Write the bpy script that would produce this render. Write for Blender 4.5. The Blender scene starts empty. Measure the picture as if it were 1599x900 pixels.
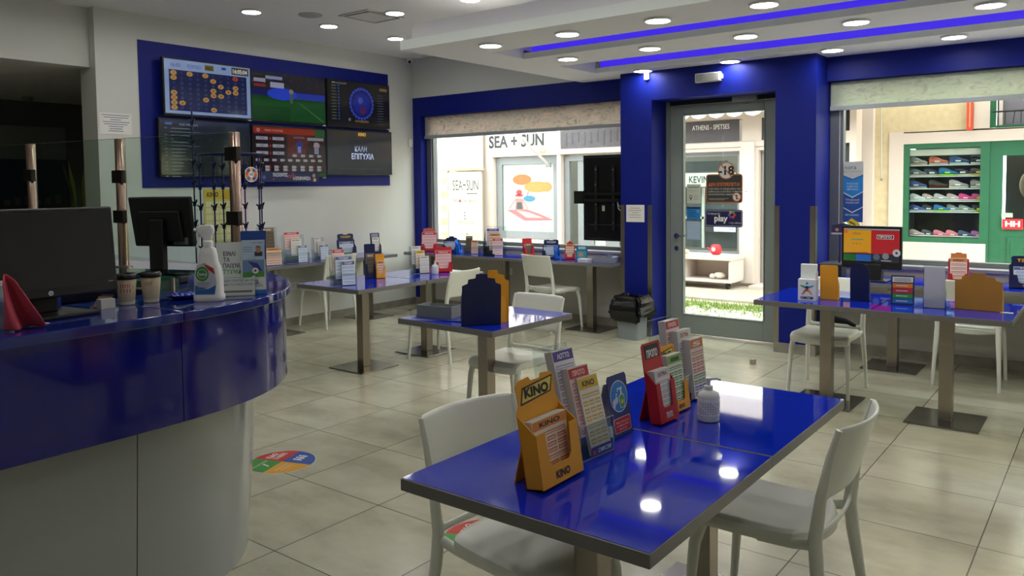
import bpy, bmesh, math, random
from mathutils import Vector, Matrix
random.seed(7)
PI = math.pi
SC = bpy.context.scene
COL = SC.collection

# ---------------------------------------------------------------- camera
FPX, CYPX = 1234.9, 356.1
YAW, PITCH, ROLL, CAMH = math.radians(-37.6), math.radians(-3.104), math.radians(-0.654), 1.58
fw = Vector((math.sin(YAW)*math.cos(PITCH), math.cos(YAW)*math.cos(PITCH), math.sin(PITCH)))
rr = Vector((math.cos(YAW), -math.sin(YAW), 0)); uu = rr.cross(fw)
RX = rr*math.cos(ROLL) + uu*math.sin(ROLL)
UX = -rr*math.sin(ROLL) + uu*math.cos(ROLL)
cd = bpy.data.cameras.new('camera'); cam = bpy.data.objects.new('camera', cd); COL.objects.link(cam)
cam.matrix_world = Matrix(((RX.x, UX.x, -fw.x, 0), (RX.y, UX.y, -fw.y, 0), (RX.z, UX.z, -fw.z, CAMH), (0, 0, 0, 1)))
cd.sensor_width = 36; cd.lens = FPX/1599*36; cd.shift_y = -(450-CYPX)/1599; cd.clip_start = 0.05; cd.clip_end = 200
SC.camera = cam

# ---------------------------------------------------------------- light
EXPOSURE = 1.08
SKY_STRENGTH = 4.2
LAMP_STRENGTH = 27.0
LED_STRENGTH = 4.0
SC.view_settings.view_transform = 'Standard'; SC.view_settings.look = 'None'
SC.view_settings.exposure = EXPOSURE; SC.view_settings.gamma = 1; SC.view_settings.use_curve_mapping = False
wd = bpy.data.worlds.new('sky'); SC.world = wd; wd.use_nodes = True
bg = wd.node_tree.nodes['Background']; bg.inputs[0].default_value = (0.94, 0.97, 1.0, 1); bg.inputs[1].default_value = SKY_STRENGTH

def ray(px, py):
    return fw + RX*((px-800)/FPX) - UX*((py-CYPX)/FPX)
def at(px, py, z):              # the point of the height z that the photograph shows at px, py
    d = ray(px, py); t = (z-CAMH)/d.z
    return Vector((d.x*t, d.y*t, z))
def aty(px, py, Y):
    d = ray(px, py); t = Y/d.y
    return Vector((d.x*t, Y, d.z*t+CAMH))
def atx(px, py, X):
    d = ray(px, py); t = X/d.x
    return Vector((X, d.y*t, d.z*t+CAMH))

# ---------------------------------------------------------------- materials
def lin(h):
    h = h.lstrip('#'); o = []
    for i in (0, 2, 4):
        c = int(h[i:i+2], 16)/255
        o.append(c/12.92 if c <= .04045 else ((c+.055)/1.055)**2.4)
    return (*o, 1)
MC = {}
def pbr(name, hexc, rough=.5, metal=0, coat=0, bump=0, bscale=40, var=0, vscale=6, spec=.5, trans=0, aniso=0):
    if name in MC: return MC[name]
    m = bpy.data.materials.new(name); m.use_nodes = True; nt = m.node_tree; b = nt.nodes['Principled BSDF']
    c = lin(hexc); b.inputs['Base Color'].default_value = c; b.inputs['Roughness'].default_value = rough
    b.inputs['Metallic'].default_value = metal; b.inputs['Coat Weight'].default_value = coat; b.inputs['Coat Roughness'].default_value = .03
    b.inputs['Specular IOR Level'].default_value = spec
    b.inputs['Transmission Weight'].default_value = trans
    tc = nt.nodes.new('ShaderNodeTexCoord')
    if var:
        n = nt.nodes.new('ShaderNodeTexNoise'); n.inputs['Scale'].default_value = vscale; n.inputs['Detail'].default_value = 5
        nt.links.new(tc.outputs['Object'], n.inputs['Vector'])
        r = nt.nodes.new('ShaderNodeValToRGB')
        r.color_ramp.elements[0].position = .3; r.color_ramp.elements[1].position = .7
        r.color_ramp.elements[0].color = (*[x*(1-var) for x in c[:3]], 1); r.color_ramp.elements[1].color = (*[min(1, x*(1+var)) for x in c[:3]], 1)
        nt.links.new(n.outputs['Fac'], r.inputs['Fac']); nt.links.new(r.outputs['Color'], b.inputs['Base Color'])
    if bump:
        n = nt.nodes.new('ShaderNodeTexNoise'); n.inputs['Scale'].default_value = bscale; n.inputs['Detail'].default_value = 4
        nt.links.new(tc.outputs['Object'], n.inputs['Vector'])
        bp = nt.nodes.new('ShaderNodeBump'); bp.inputs['Strength'].default_value = bump; bp.inputs['Distance'].default_value = .01
        nt.links.new(n.outputs['Fac'], bp.inputs['Height']); nt.links.new(bp.outputs['Normal'], b.inputs['Normal'])
    MC[name] = m; return m
def ink(hexc, rough=.55):                       # printed colour
    return pbr('ink_'+hexc.strip('#')+('' if rough == .55 else str(rough)), hexc, rough)
def glow(hexc, s=1.0, dim=.36):
    s = round(s*dim, 3)                          # screens and lamps
    k = 'glow_%s_%g' % (hexc.strip('#'), s)
    if k in MC: return MC[k]
    m = bpy.data.materials.new(k); m.use_nodes = True; nt = m.node_tree; b = nt.nodes['Principled BSDF']
    c = lin(hexc); b.inputs['Base Color'].default_value = (.01, .01, .01, 1); b.inputs['Roughness'].default_value = .12
    b.inputs['Emission Color'].default_value = c; b.inputs['Emission Strength'].default_value = s
    MC[k] = m; return m
def clear(name, hexc, refl=1.0, tint=1.0):
    if name in MC: return MC[name]
    m = bpy.data.materials.new(name); m.use_nodes = True; nt = m.node_tree; nt.nodes.remove(nt.nodes['Principled BSDF'])
    out = nt.nodes['Material Output']
    t = nt.nodes.new('ShaderNodeBsdfTransparent'); t.inputs[0].default_value = lin(hexc)
    g = nt.nodes.new('ShaderNodeBsdfGlossy'); g.inputs['Roughness'].default_value = .02
    f = nt.nodes.new('ShaderNodeFresnel'); f.inputs[0].default_value = 1.45
    mu = nt.nodes.new('ShaderNodeMath'); mu.operation = 'MULTIPLY'; mu.inputs[1].default_value = refl
    mx = nt.nodes.new('ShaderNodeMixShader')
    ge = nt.nodes.new('ShaderNodeNewGeometry'); iv = nt.nodes.new('ShaderNodeMath'); iv.operation = 'SUBTRACT'; iv.inputs[0].default_value = 1
    m2 = nt.nodes.new('ShaderNodeMath'); m2.operation = 'MULTIPLY'; nt.links.new(ge.outputs['Backfacing'], iv.inputs[1])
    nt.links.new(f.outputs[0], mu.inputs[0]); nt.links.new(mu.outputs[0], m2.inputs[0]); nt.links.new(iv.outputs[0], m2.inputs[1]); nt.links.new(m2.outputs[0], mx.inputs[0])
    nt.links.new(t.outputs[0], mx.inputs[1]); nt.links.new(g.outputs[0], mx.inputs[2]); nt.links.new(mx.outputs[0], out.inputs[0])
    MC[name] = m; return m
def frosty(name, hexc, alpha):                  # milky clear plastic
    if name in MC: return MC[name]
    m = bpy.data.materials.new(name); m.use_nodes = True; nt = m.node_tree; b = nt.nodes['Principled BSDF']
    b.inputs['Base Color'].default_value = lin(hexc); b.inputs['Roughness'].default_value = .15; b.inputs['Alpha'].default_value = alpha
    MC[name] = m; return m

BLUEWALL = pbr('blue_wall_paint', '#07197a', .5, bump=.05, bscale=150, spec=.25)
WALL = pbr('white_wall_paint', '#d3d4ce', .8, bump=.05, bscale=120)
PARA = pbr('parapet_paint', '#bdb9b0', .8, bump=.05, bscale=120)
CEIL = pbr('ceiling_paint', '#e6e5e1', .85, bump=.03, bscale=90)
FASC = pbr('soffit_edge_paint', '#ecf2e9', .6)
SKIRT = pbr('skirting_tile', '#8b867b', .4, var=.25, vscale=9)
BLUETOP = pbr('blue_gloss_laminate', '#0226b4', .04, spec=.5, coat=.3)
EDGE = pbr('grey_table_edge', '#75726f', .35)
STEEL = pbr('brushed_steel', '#a59c92', .3, metal=1, bump=.05, bscale=300)
STEELD = pbr('steel_plate', '#93908c', .2, metal=1, var=.12, vscale=8)
CHAIR = pbr('chair_plastic', '#e4e6da', .35, bump=.02, bscale=300)
FRAMEG = pbr('grey_door_metal', '#858d86', .42)
WINF = pbr('window_frame_metal', '#787d80', .35, metal=.3)
BLACK = pbr('black_plastic', '#0d0d0e', .35)
BLACKM = pbr('matte_black_plastic', '#101011', .6)
DARK = pbr('dark_screen', '#1a1918', .25)
WHITEP = pbr('white_plastic', '#e6e6e2', .35)
PAPER = ink('#e8e6df')
CARDY = pbr('yellow_card', '#e9a01c', .55)
CARDYD = pbr('ochre_card', '#b8822c', .6, var=.06)
CARDN = pbr('navy_card', '#0b1748', .45)
CARDR = pbr('red_card', '#c0161c', .5)
CARDB = pbr('bright_blue_card', '#0f62c4', .45)
CLEAR = clear('clear_acrylic', '#eef3f3', 1.0)
CLEARE = frosty('acrylic_edge', '#dfe6ea', .35)
GLASS = clear('window_glass', '#f1f6f3', .8)
SCREENG = clear('screen_glass', '#eaf3ee', .8)
CHROME = pbr('chrome', '#c4c4c2', .15, metal=1)

def milky():
    m = bpy.data.materials.new('milky_acrylic'); m.use_nodes = True; nt = m.node_tree; b = nt.nodes['Principled BSDF']
    b.inputs['Base Color'].default_value = lin('#e2dce6'); b.inputs['Roughness'].default_value = .2
    tr = nt.nodes.new('ShaderNodeBsdfTranslucent'); tr.inputs[0].default_value = lin('#e8e2ea'); mx = nt.nodes.new('ShaderNodeMixShader'); mx.inputs[0].default_value = .6
    nt.links.new(b.outputs[0], mx.inputs[1]); nt.links.new(tr.outputs[0], mx.inputs[2]); nt.links.new(mx.outputs[0], nt.nodes['Material Output'].inputs[0])
    return m
MILKY = milky()
def floor_mat():
    m = bpy.data.materials.new('floor_tiles'); m.use_nodes = True; nt = m.node_tree; b = nt.nodes['Principled BSDF']; L = nt.links
    tc = nt.nodes.new('ShaderNodeTexCoord'); mp = nt.nodes.new('ShaderNodeMapping')
    T = .608
    mp.inputs['Location'].default_value = (4.10/T+20, -3.24/T+20, 0); mp.inputs['Scale'].default_value = (1/T, 1/T, 1)
    L.new(tc.outputs['Object'], mp.inputs['Vector'])
    sep = nt.nodes.new('ShaderNodeSeparateXYZ'); L.new(mp.outputs[0], sep.inputs[0])
    def mth(op, a, b_=None):
        n = nt.nodes.new('ShaderNodeMath'); n.operation = op
        for i, x in enumerate((a, b_)):
            if x is None: continue
            if isinstance(x, (int, float)): n.inputs[i].default_value = x
            else: L.new(x, n.inputs[i])
        return n.outputs[0]
    ds = []
    for k in (0, 1):
        fr = mth('FRACT', sep.outputs[k]); ds.append(mth('MINIMUM', fr, mth('SUBTRACT', 1, fr)))
    d = mth('MINIMUM', ds[0], ds[1]); grout = mth('LESS_THAN', d, .0045)
    fl = nt.nodes.new('ShaderNodeVectorMath'); fl.operation = 'FLOOR'; L.new(mp.outputs[0], fl.inputs[0])
    wn = nt.nodes.new('ShaderNodeTexWhiteNoise'); L.new(fl.outputs[0], wn.inputs['Vector'])
    add = nt.nodes.new('ShaderNodeVectorMath'); add.operation = 'MULTIPLY_ADD'; L.new(wn.outputs['Color'], add.inputs[0]); add.inputs[1].default_value = (9, 9, 9)
    L.new(tc.outputs['Object'], add.inputs[2])
    mp2 = nt.nodes.new('ShaderNodeMapping'); mp2.inputs['Scale'].default_value = (1.3, 2.3, 1); L.new(add.outputs[0], mp2.inputs['Vector'])
    n = nt.nodes.new('ShaderNodeTexNoise'); n.inputs['Scale'].default_value = 1.5; n.inputs['Detail'].default_value = 9; n.inputs['Roughness'].default_value = .62
    L.new(mp2.outputs[0], n.inputs['Vector'])
    cr = nt.nodes.new('ShaderNodeValToRGB'); L.new(n.outputs['Fac'], cr.inputs['Fac'])
    e = cr.color_ramp.elements; e[0].position = .24; e[0].color = lin('#989480'); e[1].position = .74; e[1].color = lin('#c0bda6')
    x = e.new(.5); x.color = lin('#b2af98')
    mx = nt.nodes.new('ShaderNodeMixRGB'); L.new(grout, mx.inputs[0]); L.new(cr.outputs[0], mx.inputs[1]); mx.inputs[2].default_value = lin('#57524a')
    L.new(mx.outputs[0], b.inputs['Base Color'])
    ro = nt.nodes.new('ShaderNodeMapRange'); L.new(n.outputs['Fac'], ro.inputs['Value']); ro.inputs['To Min'].default_value = .16; ro.inputs['To Max'].default_value = .26
    L.new(ro.outputs[0], b.inputs['Roughness'])
    bp = nt.nodes.new('ShaderNodeBump'); bp.inputs['Strength'].default_value = .25; bp.inputs['Distance'].default_value = .003
    inv = mth('SUBTRACT', 1, grout); L.new(inv, bp.inputs['Height']); L.new(bp.outputs[0], b.inputs['Normal'])
    return m

def blind_mat(name, base, accents):
    m = bpy.data.materials.new(name); m.use_nodes = True; nt = m.node_tree; L = nt.links; b = nt.nodes['Principled BSDF']; out = nt.nodes['Material Output']
    tc = nt.nodes.new('ShaderNodeTexCoord')
    mp = nt.nodes.new('ShaderNodeMapping'); mp.inputs['Scale'].default_value = (1, 1, 2.2); mp.inputs['Rotation'].default_value = (0, .6, 0); L.new(tc.outputs['Object'], mp.inputs[0])
    n = nt.nodes.new('ShaderNodeTexNoise'); n.inputs['Scale'].default_value = 7; n.inputs['Detail'].default_value = 6; n.inputs['Distortion'].default_value = 2.5
    L.new(mp.outputs[0], n.inputs['Vector'])
    cr = nt.nodes.new('ShaderNodeValToRGB'); L.new(n.outputs['Fac'], cr.inputs[0]); e = cr.color_ramp.elements
    e[0].position = .36; e[0].color = lin(accents[0]); e[1].position = .66; e[1].color = lin(accents[1])
    q = e.new(.45); q.color = lin(base); q = e.new(.57); q.color = lin(base)
    L.new(cr.outputs[0], b.inputs['Base Color']); b.inputs['Roughness'].default_value = .8
    tr = nt.nodes.new('ShaderNodeBsdfTranslucent'); L.new(cr.outputs[0], tr.inputs[0])
    mx = nt.nodes.new('ShaderNodeMixShader'); mx.inputs[0].default_value = .55
    L.new(b.outputs[0], mx.inputs[1]); L.new(tr.outputs[0], mx.inputs[2]); L.new(mx.outputs[0], out.inputs[0])
    return m

# ---------------------------------------------------------------- mesh kit
class Fr:                                         # a plane in space: u to the viewer's right, v up, n towards the viewer
    def __init__(s, o, u, v):
        s.o = Vector(o); s.u = Vector(u).normalized(); s.v = Vector(v).normalized(); s.n = s.u.cross(s.v)
    def p(s, a, b, c=0): return s.o + s.u*a + s.v*b + s.n*c
    def off(s, a=0, b=0, c=0): return Fr(s.p(a, b, c), s.u, s.v)
def front(o=(0, 0, 0), lean=0): return Fr(o, (1, 0, 0), (0, math.sin(lean), math.cos(lean)))
def back(o=(0, 0, 0), lean=0): return Fr(o, (-1, 0, 0), (0, math.sin(lean), math.cos(lean)))
def flat(o=(0, 0, 0), ang=0): return Fr(o, (math.cos(ang), math.sin(ang), 0), (-math.sin(ang), math.cos(ang), 0))

TXT = {}
def text_tris(s, bold):
    k = (s, bold)
    if k not in TXT:
        c = bpy.data.curves.new('lettering', 'FONT'); c.body = s; c.offset = bold; c.resolution_u = 3; c.fill_mode = 'FRONT'
        o = bpy.data.objects.new('lettering', c); COL.objects.link(o)
        me = bpy.data.meshes.new_from_object(o)
        vs = [(v.co.x, v.co.y) for v in me.vertices]; fs = [tuple(p.vertices) for p in me.polygons]
        bpy.data.objects.remove(o); bpy.data.curves.remove(c); bpy.data.meshes.remove(me)
        xs = [v[0] for v in vs] or [0, 1]; ys = [v[1] for v in vs] or [0, 1]
        TXT[k] = (vs, fs, min(xs), max(xs), min(ys), max(ys))
    return TXT[k]

class M:
    def __init__(s): s.v = []; s.f = []; s.mi = []; s.sm = []; s.mats = []
    def mat(s, m):
        if m not in s.mats: s.mats.append(m)
        return s.mats.index(m)
    def add(s, vs, fs, m, smooth=False):
        b = len(s.v); s.v += [tuple(x) for x in vs]; k = s.mat(m)
        for f in fs: s.f.append(tuple(i+b for i in f)); s.mi.append(k); s.sm.append(smooth)
        return s
    def box(s, x0, x1, y0, y1, z0, z1, m):
        vs = [(x, y, z) for z in (z0, z1) for y in (y0, y1) for x in (x0, x1)]
        return s.add(vs, [(0, 2, 3, 1), (4, 5, 7, 6), (0, 1, 5, 4), (2, 6, 7, 3), (0, 4, 6, 2), (1, 3, 7, 5)], m)
    def slab(s, F, a0, a1, b0, b1, c0, c1, m):
        vs = [F.p(a, b, c) for c in (c0, c1) for b in (b0, b1) for a in (a0, a1)]
        return s.add(vs, [(0, 2, 3, 1), (4, 5, 7, 6), (0, 1, 5, 4), (2, 6, 7, 3), (0, 4, 6, 2), (1, 3, 7, 5)], m)
    def prism(s, F, pts, c0, c1, m, smooth=False):
        n = len(pts); ar = sum(pts[i][0]*pts[(i+1) % n][1]-pts[(i+1) % n][0]*pts[i][1] for i in range(n))
        if ar < 0: pts = pts[::-1]
        vs = [F.p(a, b, c0) for a, b in pts] + [F.p(a, b, c1) for a, b in pts]
        s.add(vs, [tuple(range(n-1, -1, -1)), tuple(range(n, 2*n))], m)
        b = len(s.v)-2*n; k = s.mat(m)
        for i in range(n):
            j = (i+1) % n; s.f.append((b+i, b+j, b+n+j, b+n+i)); s.mi.append(k); s.sm.append(smooth)
        return s
    def quad(s, F, a0, a1, b0, b1, c, m):
        return s.add([F.p(a0, b0, c), F.p(a1, b0, c), F.p(a1, b1, c), F.p(a0, b1, c)], [(0, 1, 2, 3)], m)
    def poly(s, F, pts, c, m):
        n = len(pts); ar = sum(pts[i][0]*pts[(i+1) % n][1]-pts[(i+1) % n][0]*pts[i][1] for i in range(n))
        if ar < 0: pts = pts[::-1]
        return s.add([F.p(a, b, c) for a, b in pts], [tuple(range(n))], m)
    def disc(s, F, a, b, r, c, m, ry=None, n=28, a0=0, a1=2*PI):
        ry = ry or r
        full = abs(a1-a0-2*PI) < 1e-6
        pts = [(a+r*math.cos(a0+(a1-a0)*i/n), b+ry*math.sin(a0+(a1-a0)*i/n)) for i in range(n if full else n+1)]
        if not full: pts.append((a, b))
        return s.poly(F, pts, c, m)
    def ring(s, F, a, b, r0, r1, c, m, n=32):
        vs = [F.p(a+r*math.cos(2*PI*i/n), b+r*math.sin(2*PI*i/n), c) for r in (r0, r1) for i in range(n)]
        return s.add(vs, [(i, n+i, n+(i+1) % n, (i+1) % n) for i in range(n)], m)
    def text(s, F, t, a, b, h, c, m, align='c', bold=0.0, wid=None, sx=1.0, slant=0):
        vs, fs, x0, x1, y0, y1 = text_tris(t, bold)
        if not vs: return s
        k = h/.7
        W = (x1-x0)*k*sx
        if wid: sx *= wid/W; W = wid
        o = {'c': -W/2, 'l': 0, 'r': -W}[align]
        return s.add([F.p(a+o+(x-x0)*k*sx+slant*y*k, b+y*k, c) for x, y in vs], fs, m)
    def tube(s, pts, rad, m, n=10, flat=1.0, caps=True):
        pts = [Vector(p) for p in pts]; rad = rad if isinstance(rad, (list, tuple)) else [rad]*len(pts)
        vs = []; up = None
        for i, p in enumerate(pts):
            t = (pts[min(i+1, len(pts)-1)]-pts[max(i-1, 0)]).normalized()
            if up is None: up = Vector((0, 0, 1)) if abs(t.z) < .9 else Vector((0, 1, 0))
            a = (up - t*up.dot(t)).normalized(); b = t.cross(a); up = a
            for k in range(n):
                w = 2*PI*k/n; vs.append(p + a*math.cos(w)*rad[i] + b*math.sin(w)*rad[i]*flat)
        fs = [(i*n+k, i*n+(k+1) % n, (i+1)*n+(k+1) % n, (i+1)*n+k) for i in range(len(pts)-1) for k in range(n)]
        s.add(vs, fs, m, True)
        if caps:
            b = len(s.v)-len(vs); q = s.mat(m)
            s.f += [tuple(b+k for k in range(n-1, -1, -1)), tuple(b+(len(pts)-1)*n+k for k in range(n))]; s.mi += [q, q]; s.sm += [False, False]
        return s
    def lathe(s, prof, m, o=(0, 0, 0), n=28, sy=1.0, smooth=True):
        vs = [(o[0]+r*math.cos(2*PI*k/n), o[1]+r*sy*math.sin(2*PI*k/n), o[2]+z) for r, z in prof for k in range(n)]
        fs = [(i*n+k, i*n+(k+1) % n, (i+1)*n+(k+1) % n, (i+1)*n+k) for i in range(len(prof)-1) for k in range(n)]
        s.add(vs, fs, m, smooth); b = len(s.v)-len(vs); q = s.mat(m)
        s.f += [tuple(b+k for k in range(n-1, -1, -1)), tuple(b+(len(prof)-1)*n+k for k in range(n))]; s.mi += [q, q]; s.sm += [False, False]
        return s
    def ball(s, c, r, m, n=14, sc=(1, 1, 1)):
        vs = []; 
        for i in range(n+1):
            t = PI*i/n
            for k in range(n): vs.append((c[0]+r*sc[0]*math.sin(t)*math.cos(2*PI*k/n), c[1]+r*sc[1]*math.sin(t)*math.sin(2*PI*k/n), c[2]-r*sc[2]*math.cos(t)))
        return s.add(vs, [(i*n+k, i*n+(k+1) % n, (i+1)*n+(k+1) % n, (i+1)*n+k) for i in range(n) for k in range(n)], m, True)
    def build(s, name, parent=None, bevel=0, sub=0, solid=0, weld=False):
        me = bpy.data.meshes.new(name); me.from_pydata(s.v, [], s.f); me.update()
        for m in s.mats: me.materials.append(m)
        for i, p in enumerate(me.polygons): p.material_index = s.mi[i]; p.use_smooth = s.sm[i]
        if any(s.sm): me.set_sharp_from_angle(angle=math.radians(50))
        o = bpy.data.objects.new(name, me); COL.objects.link(o); o.parent = parent
        if solid: d = o.modifiers.new('solidify', 'SOLIDIFY'); d.thickness = solid; d.offset = 0
        if bevel: d = o.modifiers.new('bevel', 'BEVEL'); d.width = bevel; d.segments = 2; d.limit_method = 'ANGLE'; d.angle_limit = .7
        if sub: d = o.modifiers.new('subsurf', 'SUBSURF'); d.levels = sub; d.render_levels = sub
        return o

def thing(name, label, cat, loc=(0, 0, 0), rotz=0, group=None):
    o = bpy.data.objects.new(name, None); COL.objects.link(o); o.empty_display_size = .1
    o.location = loc; o.rotation_euler = (0, 0, rotz); o['label'] = label; o['category'] = cat
    if group: o['group'] = group
    return o
def tag(o, label, cat, group=None):
    o['label'] = label; o['category'] = cat
    if group: o['group'] = group
    return o
def struct(o, label=None):
    o['kind'] = 'structure'
    if label: o['label'] = label
    return o
def copy_tree(o, parent=None):
    c = o.copy(); COL.objects.link(c)
    if parent: c.parent = parent
    for ch in o.children: copy_tree(ch, c)
    return c
def face(deg): return math.radians(deg+90)       # turn a thing built facing -Y so that it faces the compass angle deg

# ---------------------------------------------------------------- the room
XL, YW, ZC = -7.5, 7.6, 3.26
struct(M().box(-11.2, 2.4, -3, 7.75, -.1, 0, floor_mat()).build('floor'), 'pale grey beige square floor tiles')
struct(M().box(-7.6, 2.4, -3, 7.75, ZC, ZC+.1, CEIL).build('ceiling'), 'plain off white ceiling')
m = M(); m.box(XL-.3, XL, 3.49, 7.75, 0, ZC, WALL); struct(m.build('wall_left'))
struct(M().box(XL-.105, XL-.1, -3, 3.49, 2.715, ZC, WALL).build('wall_header'))
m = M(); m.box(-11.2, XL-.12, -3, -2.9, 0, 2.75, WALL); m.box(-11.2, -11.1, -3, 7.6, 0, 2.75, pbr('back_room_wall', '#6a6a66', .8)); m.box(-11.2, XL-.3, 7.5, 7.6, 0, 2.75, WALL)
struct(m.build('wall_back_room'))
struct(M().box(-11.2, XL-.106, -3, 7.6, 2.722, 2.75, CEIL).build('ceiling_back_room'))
struct(M().box(2.3, 2.4, -3, 7.75, 0, ZC, WALL).build('wall_right'))
struct(M().box(-7.6, 2.4, -3.1, -3, 0, ZC, WALL).build('wall_rear'))
# blue painted panel on the TV wall
struct(M().box(XL, XL+.008, 3.89, 7.155, 1.592, 3.014, BLUEWALL).build('wall_left_blue_panel'), 'dark blue painted rectangle behind the screens')
# window wall: white top strip, blue band, blue jambs, parapets
BL, BR = -4.16, -2.17                              # entrance block
WB0, WB1 = 2.50, 2.745
m = M(); m.box(XL, BL, YW, YW+.15, WB1, ZC, WALL); struct(m.build('wall_window_top'))
m = M()
m.box(XL, BL, YW, YW+.15, WB0, WB1, BLUEWALL); m.box(XL, -7.36, YW, YW+.15, 0, WB0, BLUEWALL)
m.box(BR, 2.3, YW, YW+.15, WB0, ZC, BLUEWALL)
struct(m.build('wall_window_blue_band'))
m = M(); m.box(-7.36, BL, YW, YW+.25, 0, .83, PARA); m.box(BR, 2.3, YW, YW+.25, 0, .83, PARA); struct(m.build('wall_window_parapet'))
m = M(); m.box(XL, XL+.015, 3.49, YW, 0, .09, SKIRT); m.box(XL-.3, XL+.015, 3.475, 3.49, 0, .09, SKIRT); struct(m.build('baseboard_left'))
m = M(); m.box(XL, BL, YW-.015, YW, 0, .09, SKIRT); m.box(BR, 2.3, YW-.015, YW, 0, .09, SKIRT); struct(m.build('baseboard_window'))
# entrance block
BY = 7.28; OL, OR, OT = -3.80, -2.535, 2.425
m = M()
m.box(BL, OL, BY, YW+.3, 0, ZC, BLUEWALL); m.box(OR, BR, BY, YW+.3, 0, ZC, BLUEWALL); m.box(OL, OR, BY, YW+.3, OT, ZC, BLUEWALL)
struct(m.build('wall_entrance_block'), 'deep blue painted block around the entrance door')
m = M(); m.box(BL-.012, OL+.0, BY-.015, BY, 0, .09, SKIRT); m.box(OR, BR+.015, BY-.015, BY, 0, .09, SKIRT); m.box(BR, BR+.015, BY, YW, 0, .09, SKIRT)
m.box(BL-.012, BL, BY, YW, 0, .09, SKIRT)
struct(m.build('baseboard_entrance'))
m = M()
for x, s in ((BL, 1), (OL, -1), (OR, 1), (BR, -1)):
    a, b = (x, x+.045) if s > 0 else (x-.045, x)
    m.box(a-.002*s*(s > 0), b+.002*(s < 0), BY-.004, BY, .09, 1.36, STEEL)
m.box(BR, BR+.004, BY-.004, BY+.05, .09, 1.36, STEEL)
struct(m.build('trim_corner_guards'), 'brushed steel corner guards on the blue pillars')
# soffit rafts with coves
m = M(); SX0, SX1 = -4.82, 2.3
DY = ((4.755, 5.34), (5.817, 6.393), (7.05, YW))
for i, (a, b) in enumerate(DY):
    m.box(SX0, SX1, a, b, 2.72, (2.80, 2.773, 2.773)[i], CEIL)
    m.box(SX0, SX1, a-.004, a, 2.72, (2.80, 2.773, 2.773)[i], FASC)
for a, b in ((5.34, 5.817), (6.393, 7.05)): m.box(SX0, -4.32, a, b-.004, 2.72, 2.80, CEIL)
m.box(SX0+.06, SX1, 4.83, 5.34, 2.80, 2.94, CEIL); m.box(SX0+.06, -4.32, 5.34, 7.05, 2.80, 2.94, CEIL)
m.box(-4.32, SX1, 5.94, 6.393, 2.773, 2.94, CEIL); m.box(-4.32, SX1, 7.13, YW, 2.773, 2.94, CEIL)
m.box(-4.32, SX1, 5.34, 5.94, 2.93, 2.94, CEIL); m.box(-4.32, SX1, 6.393, 7.13, 2.93, 2.94, CEIL)
struct(m.build('ceiling_soffit'), 'stepped white ceiling soffit with cove slots')
RISER_GLOW = glow('#3420c8', LED_STRENGTH*.16, 1)  # riser faces glow by themselves, standing in for light from hidden strips
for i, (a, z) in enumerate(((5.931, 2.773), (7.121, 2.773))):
    tag(M().box(-4.31, SX1-.05, a, a+.008, z, z+.10, RISER_GLOW).build('cove_glow_strip'), 'purple glowing riser band imitating cove light in the %s ceiling slot' % ('middle' if i == 0 else 'slot nearest the entrance'), 'light strip', 'purple cove light strips')
tag(M().box(-4.6, SX1-.05, 4.90, 4.93, 2.94, 2.946, glow('#3c2cff', LED_STRENGTH*.8, 1)).build('cove_glow_strip'), 'purple cove light strip on top of the front edge of the ceiling soffit', 'light strip', 'purple cove light strips')

# windows
GY = 7.74
def window(nm, x0, x1, mull=()):
    w = M()
    for a, b, c, d in ((x0, x0+.12, .83, 2.5), (x1-.06, x1, .83, 2.5), (x0+.12, x1-.06, .83, .875), (x0+.12, x1-.06, 2.44, 2.5)):
        w.box(a, b, GY-.03, GY+.05, c, d, WINF)
    for a in mull: w.box(a-.03, a+.03, GY-.032, GY+.052, .875, 2.44, WINF)
    w.box(x0+.085, x0+.09, GY-.036, GY-.03, .875, 2.44, WHITEP)
    f = struct(w.build(nm, bevel=.004))
    M().box(x0+.1, x1-.05, GY, GY+.008, .875, 2.45, GLASS).build('pane', f)
    return f
window('window_1', -7.36, BL)
window('window_2', BR, 2.3, (1.2,))
struct(M().box(-7.36, BL, YW-.03, GY+.06, .8, .832, pbr('sill_grey', '#8f8f8d', .4)).build('trim_1', bevel=.004), 'grey window sill')
struct(M().box(BR, 2.3, YW-.03, GY+.06, .8, .832, pbr('sill_grey', '#8f8f8d', .4)).build('trim_2', bevel=.004), 'grey window sill')
def blind(x0, x1, y, zb, mt, label, motif):
    t = thing('roller_blind', label, 'blind', ((x0+x1)/2, y, zb), 0)
    h = (x1-x0)/2; w = M(); w.box(-h, h, 0, .003, .02, 2.5-zb-.01, mt); b = w.build('blind_fabric', t)
    w = M(); w.box(-h-.005, h+.005, -.012, .016, -.012, .03, pbr('blind_rail_metal', '#a7adae', .4, metal=.2)); w.build('bottom_rail', t, bevel=.004)
    return t
B1 = blind_mat('blind_pattern', '#d6d0ca', ('#b8b0aa', '#f0d6ca'))
B2 = blind_mat('blind_green', '#d4dccb', ('#c6cabf', '#e4e2dc'))
blind(-7.345, BL-.02, GY-.07, 2.215, B1, 'patterned beige roller blind with a grey rail, rolled halfway up over the left window', 0)
blind(BR+.015, 1.9, GY-.07, 2.245, B2, 'pale green grey roller blind over the window right of the door', 1)

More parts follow.
